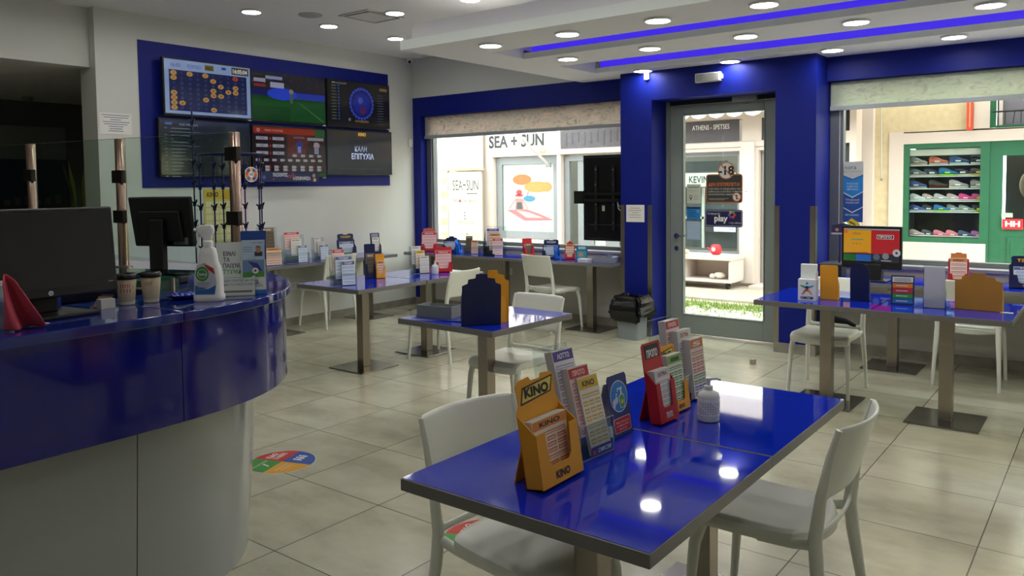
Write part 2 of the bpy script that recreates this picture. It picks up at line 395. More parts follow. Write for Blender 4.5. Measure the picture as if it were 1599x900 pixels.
# entrance door
DYY = 7.60
w = M()
w.box(OL, OL+.045, DYY, DYY+.07, 0, OT, FRAMEG); w.box(OR-.045, OR, DYY, DYY+.07, 0, OT, FRAMEG); w.box(OL+.045, OR-.045, DYY, DYY+.07, OT-.04, OT-.001, pbr('dark_head_trim', '#1c1d1f', .5))
struct(w.build('trim_door_frame', bevel=.003), 'grey green metal frame of the entrance door')
d = M(); x0, x1 = OL+.05, OR-.05; gx0, gx1, gz0, gz1 = -3.60, -2.755, .215, 2.275
d.box(x0, gx0, DYY, DYY+.05, .012, OT-.045, FRAMEG); d.box(gx1, x1, DYY, DYY+.05, .012, OT-.045, FRAMEG)
d.box(gx0, gx1, DYY, DYY+.05, .012, gz0, FRAMEG); d.box(gx0, gx1, DYY, DYY+.05, gz1, OT-.045, FRAMEG)
for a in ((gx0-.012, gx0, gz0, gz1), (gx1, gx1+.012, gz0, gz1), (gx0, gx1, gz0-.012, gz0), (gx0, gx1, gz1, gz1+.012)):
    d.box(a[0], a[1], DYY-.008, DYY, a[2], a[3], WINF)
door = struct(d.build('door_1', bevel=.003), 'grey metal entrance door with a tall glass pane')
M().box(gx0-.005, gx1+.005, DYY+.02, DYY+.03, gz0-.005, gz1+.005, GLASS).build('pane', door)
h = M(); F = Fr((x0+.075, DYY, 1.03), (1, 0, 0), (0, 0, 1))
h.prism(F, [(.028*math.cos(a*PI/8), .028*math.sin(a*PI/8)) for a in range(16)], 0, .012, CHROME)
h.tube([F.p(0, 0, .01), F.p(0, 0, .05), F.p(.02, .004, .055), F.p(.12, .006, .05)], .009, CHROME)
h.build('door_handle', door)
h = M(); h.prism(F.off(0, -.13), [(.024*math.cos(a*PI/8), .024*math.sin(a*PI/8)) for a in range(16)], 0, .01, CHROME); h.prism(F.off(0, -.13), [(-.004, -.01), (.004, -.01), (.004, .01), (-.004, .01)], .01, .014, BLACK)
h.build('lock_cylinder', door)
h = M(); c0 = aty(1162, 154, DYY-.03)
h.box(c0.x-.11, c0.x+.13, DYY-.055, DYY, c0.z-.03, c0.z+.025, pbr('closer_grey', '#a5a7a4', .35, metal=.3))
h.tube([(c0.x, DYY-.03, c0.z+.03), (c0.x-.02, DYY-.06, c0.z+.045), (c0.x-.13, DYY-.13, c0.z+.09), (c0.x-.13, DYY-.14, c0.z+.13)], .009, CHROME)
h.tube([(c0.x-.13, DYY-.14, c0.z+.12), (c0.x+.02, DYY-.02, c0.z+.10)], .008, CHROME); h.tube([(c0.x+.02, DYY-.03, c0.z-.03), (c0.x+.02, DYY-.03, c0.z-.05)], .012, CHROME)
h.build('door_closer', door)
# stickers on the door glass
def flatcard(name, label, cat, F, wd, ht, mt, rad=0, group=None, thick=.0012):
    w = M()
    if rad:
        pts = []
        for cx, cy, a in ((wd-rad, ht-rad, 0), (rad, ht-rad, 1), (rad, rad, 2), (wd-rad, rad, 3)):
            for k in range(5): pts.append((cx+rad*math.cos(PI/2*(a+k/4)), cy+rad*math.sin(PI/2*(a+k/4))))
        w.prism(F, pts, 0, thick, mt)
    else: w.slab(F, 0, wd, 0, ht, 0, thick, mt)
    w._post = lambda: tag(w.build(name), label, cat, group)
    return w
def wallF(a, b): return Fr((a.x, a.y, a.z), (1, 0, 0), (0, 0, 1))
GF = lambda px, py: Fr(aty(px, py, DYY+.018), (1, 0, 0), (0, 0, 1))
F = GF(1103, 317); w = flatcard('age_limit_sign', 'dark sign with orange border and round minus 18 badge on the door glass', 'sign', F, .385, .29, ink('#b0622f'), .03)
w.slab(F, .012, .373, .012, .278, .0012, .0018, ink('#33342f'))
w.prism(F.off(.215, .325), [(.088*math.cos(a*PI/16), .088*math.sin(a*PI/16)) for a in range(32)], 0, .002, ink('#b0622f')); w.disc(F.off(.215, .325), 0, 0, .078, .0024, ink('#dcd8cc'))
w.text(F, '-18', .215, .285, .085, .003, ink('#1c1c1a'), bold=.03); w.poly(F, [(.155, .385), (.165, .39), (.275, .268), (.265, .263)], .0034, ink('#b0622f'))
w.text(F, 'ΔΕΝ ΕΠΙΤΡΕΠΕΤΑΙ', .19, .17, .032, .0024, ink('#d9713a'), wid=.33, bold=.02)
for i, t in enumerate(('η είσοδος σε άτομα κάτω των 18 ετών', 'καθώς και η είσοδος σε πελάτες που', 'καταναλώνουν αλκοόλ')): w.text(F, t, .03, .135-i*.028, .017, .0024, ink('#dcd8cc'), 'l')
w.slab(F, .03, .24, .042, .046, .0018, .0024, ink('#a8a59a')); w.slab(F, .03, .20, .030, .034, .0018, .0024, ink('#a8a59a'))
w.disc(F, .325, .06, .045, .0024, ink('#b0622f')); w.disc(F, .325, .06, .038, .0028, ink('#dcd8cc')); w.disc(F, .325, .075, .009, .0032, ink('#222222'), n=10); w.slab(F, .318, .332, .035, .067, .0028, .003, ink('#222222'))
w.poly(F, [(.296, .082), (.302, .088), (.354, .038), (.348, .032)], .0036, ink('#b0622f'))
w._post()
F = GF(1101, 354); w = flatcard('promotion_sign', 'navy sign with dotted white border reading play on the door glass', 'sign', F, .40, .175, ink('#14134a'), .02)
for i in range(26):
    for y in (.01, .16): w.slab(F, .012+i*.0148, .019+i*.0148, y, y+.006, .0012, .0016, PAPER)
for i in range(10):
    for x in (.008, .386): w.slab(F, x, x+.006, .018+i*.0145, .025+i*.0145, .0012, .0016, PAPER)
w.text(F, 'play', .175, .058, .062, .0016, PAPER, bold=.03); w.text(F, 'Το παιχνίδι', .03, .125, .018, .0016, PAPER, 'l'); w.text(F, 'στην οθόνη!', .26, .035, .016, .0016, PAPER, 'l')
for i, c in enumerate(('#c23b6a', '#4ba35a', '#e09a2c', '#3b74c4', '#8c3aa0', '#c6452e')): w.disc(F, .29+.028*math.cos(i*PI/3), .125+.026*math.sin(i*PI/3), .014, .0016+.0001*i, ink(c), n=12)
w._post()
F = GF(1073, 318); w = flatcard('notice_sticker', 'pale green notice sticker with map pin on the door glass, above the blue one', 'sticker', F, .155, .20, ink('#c3c9b4'))
w.slab(F, .018, .138, .165, .172, .0012, .0015, ink('#3a4a52')); w.slab(F, .02, .135, .13, .132, .0012, .0015, ink('#3a4a52'))
w.ring(F, .045, .07, .011, .017, .0016, ink('#26405c'), n=16); w.poly(F, [(.033, .058), (.057, .058), (.045, .03)], .0016, ink('#26405c'))
for i in range(3): w.slab(F, .075, .13, .08-i*.018, .083-i*.018, .0012, .0015, ink('#5c6a62'))
w._post()
F = GF(1073, 342); w = flatcard('notice_sticker', 'bright blue notice sticker on the door glass, under the pale green one', 'sticker', F, .15, .125, ink('#1f7fc0'))
w.slab(F, 0, .15, .105, .125, .0012, .0016, ink('#17304f'))
for i in range(4): w.slab(F, .012, .085+.02*(i % 2), .085-i*.02, .092-i*.02, .0012, .0015, ink('#134a86'))
w.ring(F, .125, .08, .01, .016, .0016, ink('#8fc6ea'), n=14); w._post()
F = GF(1073, 374); w = flatcard('timetable_sheet', 'tall pale blue printed sheet on the door glass below the stickers', 'notice', F, .15, .19, ink('#9db8d2'))
for i in range(9): w.slab(F, .012, .138, .175-i*.019, .178-i*.019, .0012, .0015, ink('#c9d6e2') if i % 3 else ink('#dccdb6'))
w._post()

# ---------------------------------------------------------------- street outside
YF = 11.9
STONE = pbr('pavement_stone', '#a79b8a', .8, var=.15, vscale=3, bump=.2, bscale=12)
FAC = pbr('white_plaster_facade', '#cbbbb0', .85, bump=.1, bscale=30)
OCH = pbr('ochre_plaster', '#cbb894', .85, var=.08, vscale=12, bump=.15, bscale=40)
GREEN = pbr('green_shutter_paint', '#1f5c3c', .5)
GREYF = pbr('grey_shop_frame', '#77797c', .5)
struct(M().box(-24, 16, 7.75, 30, -.16, -.06, pbr('street_ground', '#b7ab98', .85, var=.1, vscale=3)).build('ground_street'), 'stone paved street outside')
struct(M().box(-24, 16, 10.35, 11.95, -.1, -.03, STONE).build('ground_pavement'), 'brownish stone pavement in front of the shops')
# pebble strip with grass
peb = M(); rnd = random.Random(3)
cols = [pbr('pebble_%d' % i, c, .8) for i, c in enumerate(('#d8d0c0', '#c4baa6', '#e6dfd0', '#b9b39a'))]
for i in range(900):
    x = -5.2+rnd.random()*3.0; y = 8.6+rnd.random()*1.35; r = .03+rnd.random()*.035
    peb.ball((x, y, -.06), r, cols[rnd.randrange(4)], n=5, sc=(1, 1, .6))
o = peb.build('pebbles'); tag(o, 'pale pebble strip in the street outside the door', 'pebbles'); o['kind'] = 'stuff'
gr = M(); gm = [pbr('grass_a', '#6d8a3c', .8), pbr('grass_b', '#93a653', .8)]
for i in range(5200):
    x = -5.4+rnd.random()*3.4; y = 9.75+rnd.gauss(0, .16) if i % 9 else 8.7+rnd.random()*1.2
    a = rnd.random()*PI; hgt = .04+rnd.random()*.06; dx, dy = .008*math.cos(a), .008*math.sin(a); lx, ly = rnd.uniform(-.03, .03), rnd.uniform(-.03, .03)
    gr.add([(x-dx, y-dy, -.07), (x+dx, y+dy, -.07), (x+lx, y+ly, -.06+hgt)], [(0, 1, 2)], gm[i % 2])
o = gr.build('grass'); tag(o, 'strip of green grass along the pavement outside the door', 'grass'); o['kind'] = 'stuff'

def fwall(m, x0, x1, z0, z1, holes, mt, y0, y1):       # a wall with rectangular openings
    xs = sorted({x0, x1, *[h[0] for h in holes], *[h[1] for h in holes]})
    for a, b in zip(xs, xs[1:]):
        hs = sorted([h for h in holes if h[0] <= a and h[1] >= b], key=lambda q: q[2]); z = z0
        for h_ in hs:
            if h_[2] > z: m.box(a, b, y0, y1, z, h_[2], mt)
            z = h_[3]
        if z < z1: m.box(a, b, y0, y1, z, z1, mt)
bt = thing('shop_building', 'white plastered shop building across the street with grey framed windows', 'building', (-7, YF, -.1))
TB = Matrix.Translation((7, -YF, .1))
def sh(o): o.matrix_parent_inverse = TB; return o
m = M(); holes = [(-9.62, -8.12, .55, 2.12), (-8.04, -6.55, .05, 2.12), (-8.04, -4.66, 2.22, 2.56), (-5.95, -4.70, .42, 2.07), (-4.40, -3.70, .02, 2.07), (-4.36, -3.7, 2.22, 2.56), (-3.18, -3.08, 1.80, 2.13), (-3.18, -3.08, 2.30, 2.60)]
fwall(m, -20, -2.99, -.1, 6.5, holes, FAC, YF, YF+.3)
sh(m.build('wall', bt))
INT = pbr('shop_interior_dark', '#4a4b4e', .7)
m = M(); m.box(-19, -3.16, YF+1.5, YF+1.55, -.1, 3, pbr('shop_interior', '#8f8f8c', .8)); sh(m.build('interior_wall', bt))
def shopframe(x0, x1, z0, z1, fr=.05, nm='window', glass=True, dep=.10, mt=GREYF, gm=None):
    w = M(); y = YF+dep
    for a in ((x0, x0+fr, z0, z1), (x1-fr, x1, z0, z1), (x0+fr, x1-fr, z0, z0+fr), (x0+fr, x1-fr, z1-fr, z1)): w.box(a[0], a[1], y, y+.06, a[2], a[3], mt)
    f = sh(w.build(nm, bt))
    if glass: M().box(x0+fr, x1-fr, y+.03, y+.036, z0+fr, z1-fr, gm or GLASS).build('pane', f)
    return f
f = shopframe(-9.60, -8.14, .57, 2.10, .13)
art = M(); A = Fr((-9.46, YF+.128, .70), (1, 0, 0), (0, 0, 1)); art.quad(A, 0, 1.2, 0, 1.28, 0, ink('#a4aea2')); art.build('frosted_backing', f)
art = M()       # loose wash drawing of a bather under parasols
for a, b, rx, ry, c in ((.45, .98, .22, .10, '#a85c28'), (.80, .84, .30, .10, '#b07838'), (1.0, .84, .14, .09, '#a87438'), (.62, .62, .14, .055, '#2c6c88')): art.disc(A, a, b, rx, .002+a*.002+rx*.004, ink(c), ry=ry)
for a, b, rx, ry, c in ((.38, .74, .07, .05, '#a02c34'), (.38, .68, .10, .025, '#9c2430')): art.disc(A, a, b, rx, .003, ink(c), ry=ry)
art.poly(A, [(.30, .62), (.46, .62), (.50, .40), (.28, .40)], .003, ink('#a06c64')); art.poly(A, [(.33, .55), (.44, .55), (.46, .42), (.31, .42)], .004, ink('#3c3c40'))
art.poly(A, [(.08, .40), (.50, .20), (1.18, .22), (.85, .34), (.55, .42)], .0025, ink('#b85c64'))
art.poly(A, [(.3, .40), (.55, .26), (.95, .26), (.6, .36)], .0035, ink('#c89c90'))
for p in (((.30, .62), (.12, .42)), ((.46, .6), (.58, .42)), ((.52, .6), (.68, .95))):
    (a0, b0), (a1, b1) = p; art.poly(A, [(a0, b0), (a0+.02, b0), (a1+.02, b1), (a1, b1)], .0032, ink('#8c5450'))
art.build('window_drawing', f)
f = shopframe(-8.02, -6.57, .05, 2.10, .10, 'shop_door')
w = M()
w.box(-7.75, -7.42, YF+.12, YF+.15, .1, 2.05, GREYF); w.box(-7.18, -6.9, YF+.12, YF+.15, .1, 2.05, GREYF)
for z in (.62, 1.02, 1.42, 1.78): w.box(-7.42, -7.18, YF+.12, YF+.14, z, z+.04, GREYF)
w.box(-7.42, -7.18, YF+.16, YF+.165, .1, 2.05, PAPER); sh(w.build('door_leaf', bt))
f = shopframe(-5.93, -4.72, .44, 2.05, .05)
w = M(); w.box(-5.85, -4.98, YF+.2, YF+.22, 1.76, 1.93, INT); sh(w.build('roller_shade', bt))
w = M(); K = Fr((-5.85, YF+.14, 1.52), (1, 0, 0), (0, 0, 1)); w.slab(K, 0, 1.03, 0, .22, -.01, 0, PAPER)
w.text(K, 'KEVIN.MURPHY', .245, .06, .11, .002, ink('#1c1c1e'), 'l', wid=.86, bold=.01)
sh(w.build('name_strip', bt))
w = M(); w.box(-5.85, -4.8, YF+.5, YF+.52, .5, 1.5, pbr('display_grey', '#5b6168', .6)); w.box(-5.5, -5.46, YF+.4, YF+.44, .5, 1.5, PAPER); w.box(-5.85, -4.8, YF+.4, YF+.5, .98, 1.02, PAPER)
w.box(-5.4, -5.0, YF+.35, YF+.4, .78, .96, INT); sh(w.build('display_shelves', bt))
w = M(); K = Fr((-5.15, YF+.09, .80), (1, .0, .0), (-.05, 0, 1)); w.slab(K, 0, .36, 0, .24, 0, .004, ink('#c3d2de')); w.slab(K, 0, .36, .2, .24, .004, .005, ink('#8aa9c4'))
for i in range(4): w.slab(K, .06, .26, .15-i*.03, .157-i*.03, .004, .005, ink('#7d97b2'))
w.ring(K, .29, .07, .025, .035, .006, ink('#5a86b4'), n=14); sh(w.build('window_notice', bt))
w = M(); K = Fr((-8.04, YF+.02, 2.22), (1, 0, 0), (0, 0, 1)); SGN = pbr('slate_sign_board', '#4a4348', .6, var=.2, vscale=20)
w.slab(K, .02, 1.42, 0, .34, 0, .03, SGN); w.slab(K, 1.5, 3.33, 0, .34, 0, .03, SGN)
w.text(K, 'ATHENS - SPETSES', 2.56, .20, .075, .032, PAPER, 'l', wid=.62); [w.slab(K, .12+.13*i, .15+.13*i, .04+.03*(i % 3), .28, .03, .033, ink('#3a3437')) for i in range(10)]
sh(w.build('sign_board', bt))
w = M(); w.box(-4.36, -3.7, YF+.03, YF+.05, 2.22, 2.56, SGN); sh(w.build('sign_board', bt))
f = shopframe(-4.38, -3.72, .02, 2.05, .12, 'shop_door', mt=pbr('taupe_frame', '#8f8780', .6))
w = M()
for z0, z1 in ((1.80, 2.13), (2.30, 2.60)): w.box(-3.18, -3.08, YF+.1, YF+.12, z0, z1, INT)
sh(w.build('stair_window', bt))
w = M(); w.box(-6.5, -6.35, YF-.05, YF, 0, 2.2, FAC); w.box(-8.12, -3.5, YF-.03, YF, 2.13, 2.2, FAC); w.box(-4.66, -4.45, YF-.05, YF, .02, 2.2, FAC)
w.box(-4.45, -3.6, YF-.25, YF, -.1, .01, FAC); sh(w.build('plaster_trim', bt))
w = M(); K = Fr((-9.70, YF-.005, 2.30), (1, 0, 0), (0, 0, 1)); w.text(K, 'SEA + SUN', 0, 0, .22, 0, ink('#1c1c20'), 'l', wid=1.3, bold=.03); sh(w.build('wall_lettering', bt))
# board with beach shop lettering
bo = aty(702, 400, 11.7); K = Fr((bo.x, 11.7, .1), (1, 0, 0), (0, 0, 1)); W_, H_ = .86, 1.75
w = M(); w.slab(K, 0, W_, 0, H_, -.04, 0, ink('#b4a998')); w.slab(K, -.02, 0, 0, H_+.02, -.04, .01, ink('#8f8b85')); w.slab(K, -.15, W_+.08, H_+.02, H_+.06, -.05, .03, pbr('driftwood', '#9c8a6c', .8, var=.3))
T_ = ink('#1c1a1a')
w.text(K, 'SEA+SUN', W_/2+.02, H_-.36, .20, .002, T_, wid=.66); w.slab(K, W_-.38, W_-.1, H_-.435, H_-.42, 0, .002, T_)
w.text(K, '#We Love Bikinis', W_/2, H_-.60, .08, .002, ink('#4a4644'), wid=.62); w.disc(K, W_/2-.12, H_-.57, .03, .003, ink('#6a3c40'), n=12)
for i in range(3): w.disc(K, W_/2, H_-.80-i*.06, .016, .002, T_, n=10)
w.text(K, 'SOPHIE DELOUDI', W_/2, H_-1.02, .06, .002, ink('#54504c'), wid=.48); w.text(K, 'c l k', W_/2, H_-1.24, .07, .002, ink('#605c58')); w.text(K, 'mat 000', W_/2, H_-1.46, .10, .002, ink('#383430'), wid=.34)
o = tag(w.build('advertising_board'), 'tall cream board with beach shop lettering standing across the street', 'board')
w = M(); K2 = Fr((bo.x-.02, 11.78, 1.9), (1, 0, 0), (0, 0, 1)); w.slab(K2, .0, .85, 0, .95, -.03, 0, ink('#a8a094'))
for i in range(14): w.slab(K2, .03, .82, .05+i*.065, .06+i*.065, 0, .002, ink('#8c8478'))
tag(w.build('louvre_panel'), 'pale louvred panel above the lettered cream board across the street', 'panel')
w = M(); K2 = Fr((bo.x-.26, 11.75, .1), (1, 0, 0), (0, 0, 1)); w.slab(K2, 0, .22, 0, 1.75, -.03, 0, ink('#e9e2d6'))
for i in range(6): w.slab(K2, .02, .20, .15+i*.27, .30+i*.27, 0, .012, ink(('#d9a765', '#cf9a70')[i % 2]))
tag(w.build('basket_rack'), 'narrow white rack of orange pieces beside the lettered cream board', 'rack')
# awning and its arm
w = M(); zz = 2.62
for i in range(34):
    x = -7.2+i*.28; w.prism(Fr((x, 11.3, zz), (1, 0, 0), (0, 0, 1)), [(0, .2), (0, 0), (.05, -.05), (.14, -.075), (.23, -.05), (.28, 0), (.28, .2)], 0, .006, ink('#f0ebe2'))
w.add([(-7.2, 11.3, zz+.2), (2.4, 11.3, zz+.2), (2.4, YF, zz+.65), (-7.2, YF, zz+.65)], [(0, 1, 2, 3)], ink('#f0ebe2'))
tag(w.build('awning'), 'white scalloped awning above the shop across the street', 'awning')
p0, p1 = aty(805, 205, 11.2), aty(857, 258, YF-.02)
w = M(); w.tube([p0, p1], .025, pbr('awning_arm_grey', '#b3aea8', .5)); w.box(p1.x-.05, p1.x+.05, YF-.04, YF, p1.z-.04, p1.z+.04, GREYF); tag(w.build('awning_rod'), 'thin diagonal awning arm fixed to the white facade', 'arm')
c = aty(848, 233, YF); w = M(); w.box(c.x-.09, c.x+.09, YF-.22, YF-.05, c.z-.06, c.z+.06, ink('#c9b9ae')); w.box(c.x-.03, c.x+.03, YF-.06, YF, c.z-.03, c.z+.03, GREYF)
tag(w.build('floodlight', bevel=.01), 'small floodlight on the white facade above the drawn window', 'lamp')
# bench shelf outside
t = thing('bench_shelf', 'low white open shelf bench on castors under the shop window across the street', 'bench', (-5.35, 11.55, -.03))
w = M(); w.box(-.85, .78, -.28, .25, .44, .50, FAC); w.build('top', t, bevel=.005)
w = M(); w.box(-.83, .76, -.26, .25, .10, .14, FAC); w.build('bottom_board', t, bevel=.005)
for x in (-.83, -.02, .73): M().box(x, x+.035, -.26, .25, .14, .44, FAC).build('divider', t)
M().box(-.83, .76, .22, .25, .14, .44, FAC).build('back_panel', t)
for x in (-.7, .68): M().tube([(x-.02, -.15, .05), (x+.02, -.15, .05)], .05, BLACK).box(x-.02, x+.02, -.17, -.13, .05, .10, BLACK).build('castor', t)
tag(M().ball((-4.83, 11.45, .165), .05, ink('#ded6c6'), sc=(1.9, 1, 1)).ball((-4.92, 11.4, .155), .04, ink('#cdc3b4'), sc=(1.2, 1, 1)).build('folded_cloth'), 'cream folded cloth on the lower board of the white bench shelf', 'cloth')
w = M(); w.lathe([(.04, 0), (.075, .02), (.09, .08), (.075, .14), (.05, .16)], ink('#c3242c'), (-4.93, 11.55, .47)); w.tube([(-5.01, 11.52, .55), (-5.035, 11.5, .57), (-5.05, 11.5, .575)], [.02, .015, .015], ink('#c3242c')); w.disc(Fr((-4.93, 11.455, .56), (1, 0, 0), (0, 0, 1)), 0, 0, .03, 0, PAPER)
tag(w.build('red_pot'), 'red pot with a white emblem on the white bench shelf', 'pot')
w = M(); w.ball((-5.42, 11.5, .505), .05, ink('#d9b48c'), sc=(1.4, 1, .75)); tag(w.build('stone_ornament'), 'small tan ornament on the white bench shelf', 'ornament')
# ochre building with the green shop front
YG = 12.5
b2 = thing('shop_building', 'ochre building with white surrounds and green shop woodwork across the street', 'building', (0, YG, -.1)); T2 = Matrix.Translation((0, -YG, .1))
def s2(o): o.matrix_parent_inverse = T2; return o
m = M(); fwall(m, -2.88, 14, -.1, 6.5, [(-2.49, -1.46, .70, 2.10), (-1.45, 3.2, -.1, 2.10), (-1.43, 3.0, 2.27, 3.4)], OCH, YG, YG+.3); s2(m.build('wall', b2))
m = M(); m.box(-3.18, -2.88, YG-.12, YG+.3, -.1, 6.5, FAC)
m.box(-2.68, -2.49, YG-.03, YG, .46, 2.28, FAC); m.box(-2.49, 4, YG-.03, YG, 2.10, 2.27, FAC); m.box(-2.68, -1.45, YG-.03, YG, .44, .70, FAC); m.box(-1.62, -1.43, YG-.03, YG, 2.27, 3.4, FAC)
m.box(-2.49, 4, YG-.03, YG, 2.255, 2.275, FAC); s2(m.build('white_surround', b2))
m = M()
for a in ((-2.49, -2.42, .70, 2.10), (-1.53, -1.421, .30, 2.10), (-2.42, -1.53, 2.03, 2.10), (-2.42, -1.53, .70, .77)): m.box(a[0], a[1], YG-.02, YG+.06, a[2], a[3], GREEN)
f = s2(m.build('window_frame', b2)); M().box(-2.42, -1.53, YG+.03, YG+.036, .77, 2.03, GLASS).build('pane', f)
m = M(); m.box(-2.44, -1.5, YG+.55, YG+.58, .7, 2.1, pbr('display_black', '#1b1b1e', .7)); m.box(-2.44, -1.5, YG+.04, YG+.08, 1.93, 2.02, ink('#cfc9c0'))
for x in (-2.44, -1.52): m.box(x-.01, x, YG+.06, YG+.55, .72, 2.03, pbr('display_black', '#1b1b1e', .7))
s2(m.build('display_case', b2))
m = M()
for a in ((-1.42, -1.27, .30, 1.98), (-.55, -.40, .3, 1.98), (-1.42, 3.2, 1.98, 2.10), (-1.27, -.55, 1.90, 1.98), (-1.27, -.55, -.1, .93), (-.4, 3.2, -.1, 1.98), (-1.42, -1.27, -.1, .3), (-.55, -.40, -.1, .3)): m.box(a[0], a[1], YG-.0, YG+.05, a[2], a[3], GREEN)
for x0, x1 in ((-1.2, -.93), (-.88, -.6)):
    m.box(x0, x1, YG-.02, YG, .2, .8, GREEN); m.box(x0+.04, x1-.04, YG-.03, YG-.02, .25, .75, GREEN)
f = s2(m.build('shop_door', b2)); M().box(-1.27, -.55, YG+.03, YG+.036, .93, 1.9, GLASS).build('pane', f)
m = M(); m.box(-1.3, 3, YG+.7, YG+.72, 0, 2.1, INT); m.ball((-1.0, YG+.5, 1.5), .12, ink('#8a7a6c'), sc=(1, .5, 1.6)); m.ball((-.72, YG+.5, 1.3), .12, ink('#6a5248'), sc=(1, .5, 2)); m.box(-1.05, -.9, YG+.4, YG+.45, 1.05, 1.2, ink('#8c9aa8')); s2(m.build('shop_interior', b2))
m = M(); m.box(-1.43, -1.36, YG-.01, YG+.05, 2.28, 3.4, GREEN); m.box(-1.36, 3, YG-.01, YG+.05, 2.27, 2.31, GREEN); m.box(-1.36, 3, YG+.1, YG+.12, 2.27, 3.4, ink('#6d6870')); m.box(-1.33, -1.29, YG+.02, YG+.06, 2.3, 3.4, FAC)
m.tube([(-1.4, YG-.05, 2.49), (0, YG-.05, 2.49)], .012, BLACK)
for i in range(10): m.tube([(-1.25+i*.09, YG-.05, 2.32), (-1.25+i*.09+.02*(i % 2), YG-.05, 2.49)], .006, BLACK)
s2(m.build('barred_window', b2))
K = Fr((-1.27, YG-.035, .93), (1, 0, 0), (0, 0, 1)); w = M(); w.slab(K, .01, .25, -.02, .12, 0, .004, ink('#c8202a')); w.text(K, 'HH', .13, .02, .07, .006, PAPER, bold=.04, wid=.17)
tag(w.build('brand_sticker'), 'red sticker with two white letters on the green shop door', 'sticker')
w = M(); w.slab(K, 0, .13, .14, .20, 0, .004, ink('#a9b49c')); tag(w.build('brand_sticker'), 'small pale sticker above the red sticker on the green shop door', 'sticker')
w = M(); o_ = Fr((-1.70, YG-.05, 2.30), (1, 0, 0), (0, 0, 1)); w.slab(o_, 0, .075, -.04, .9, 0, .012, ink('#d8492a')); w.slab(o_, .03, .045, 0, .8, .012, .014, ink('#e8a08c'))
tag(w.build('hanging_banner'), 'narrow orange banner on the ochre wall left of the barred window', 'banner')
w = M(); w.tube([(-2.80, YG-.03, 2.9), (-2.78, YG-.03, 1.62)], .008, ink('#b8b1a6')); w.ball((-2.78, YG-.02, 1.6), .018, ink('#8a7a60')); tag(w.build('hanging_cable'), 'thin grey cable hanging down the ochre wall', 'cable')
# shoes
def shoe(x, y, z, c1, c2, label, s=.26, rz=0):
    w = M(); k = s/.26
    def ring(t):      # outline of the shoe at a station along its length
        return .028+.018*math.sin(PI*min(1, t*1.05))
    n = 9; so = ink(c2); up = ink(c1)
    for col, z0, prof in ((so, 0, lambda t: (0, .028)), (up, 1, lambda t: (.024, .062+.07*max(0, 1-abs(t-.12)/.55)**.8 + .018*math.sin(PI*t)))):
        vs = []
        for i in range(n):
            t = i/(n-1); r = ring(t)*(1 if not z0 else .86); lo, hi = prof(t)
            if i == n-1: r *= .6; hi = lo+(hi-lo)*.6
            for a in range(10):
                w_ = 2*PI*a/10; vs.append(((t-.5)*.26*k, r*math.cos(w_)*k, (lo+(hi-lo)*(.5+.5*math.sin(w_)))*k))
        fs = [(i*10+a, i*10+(a+1) % 10, (i+1)*10+(a+1) % 10, (i+1)*10+a) for i in range(n-1) for a in range(10)]+[tuple(range(9, -1, -1)), tuple((n-1)*10+a for a in range(10))]
        w.add(vs, fs, col, True)
    w.slab(Fr((-.02*k, -.036*k, .04*k), (1, 0, 0), (0, 0, 1)), -.03*k, .04*k, 0, .022*k, 0, .004*k, so)
    o = w.build('running_shoe'); o.location = (x, y, z); o.rotation_euler = (0, 0, rz)
    return tag(o, label, 'shoe', 'running shoes in the shop display')
rows = [(1.80, [('#9a9a98', '#e8c8b4', 'grey'), ('#d8705c', '#f0e0d8', 'coral'), ('#2c5080', '#e8e8e8', 'navy blue'), ('#30302c', '#f0e8e0', 'black and yellow')], 'top shelf'),
        (1.64, [('#6f7884', '#ecd8d4', 'slate'), ('#3b4a5c', '#e8dccf', 'dark slate'), ('#2f6fa8', '#a8e03c', 'blue and lime'), ('#303038', '#f4ead8', 'charcoal'), ('#4a3830', '#eccf70', 'brown')], 'second shelf'),
        (1.465, [('#33508a', '#c8c0c0', 'deep blue'), ('#403c3c', '#7a2f28', 'black and red'), ('#a89a98', '#f0e4e0', 'pale mauve'), ('#9c9492', '#ecd8d4', 'warm grey')], 'third shelf'),
        (1.29, [('#d8d4d4', '#f4f0f0', 'white'), ('#c8a8a4', '#f0e8e4', 'dusty pink'), ('#b8b0b4', '#f0e4e0', 'pearl grey'), ('#d0b4b4', '#f4e8e8', 'blush pink'), ('#e04080', '#f0c8d8', 'hot pink'), ('#c05080', '#e8e070', 'magenta and yellow')], 'fourth shelf'),
        (1.135, [('#4f5c9c', '#d8d0e8', 'violet blue'), ('#3c4450', '#e4dcd4', 'dark grey'), ('#3070b0', '#a8d850', 'blue and green'), ('#90989c', '#ece8e4', 'silver'), ('#8c9088', '#f0e8e0', 'olive grey'), ('#3c4034', '#d8e838', 'black and neon')], 'fifth shelf'),
        (.77, [('#d0a8b0', '#f0e0e0', 'pale pink'), ('#58585c', '#f0f0f0', 'grey black'), ('#e07890', '#f4d0d8', 'rose'), ('#e8808c', '#f8e0e4', 'salmon'), ('#4c5874', '#f0f0f0', 'steel blue'), ('#b060a0', '#f0d8e8', 'orchid')], 'floor of the display')]
for z, cs, where in rows:
    if z > 1: s2(M().box(-2.44, -1.52, YG+.06, YG+.30, z-.014, z, pbr('glass_shelf_edge', '#c8ccc8', .3)).build('display_shelf', b2))
    n = len(cs)
    for i, (a, b, nm) in enumerate(cs):
        shoe(-2.33+(.78/(n-1))*i, YG+.16+.02*(i % 2), z, a, b, nm+' running shoe on the '+where+' of the green shop window', .24 if n < 6 else .2, rz=.25*((i % 3)-1)*.6)

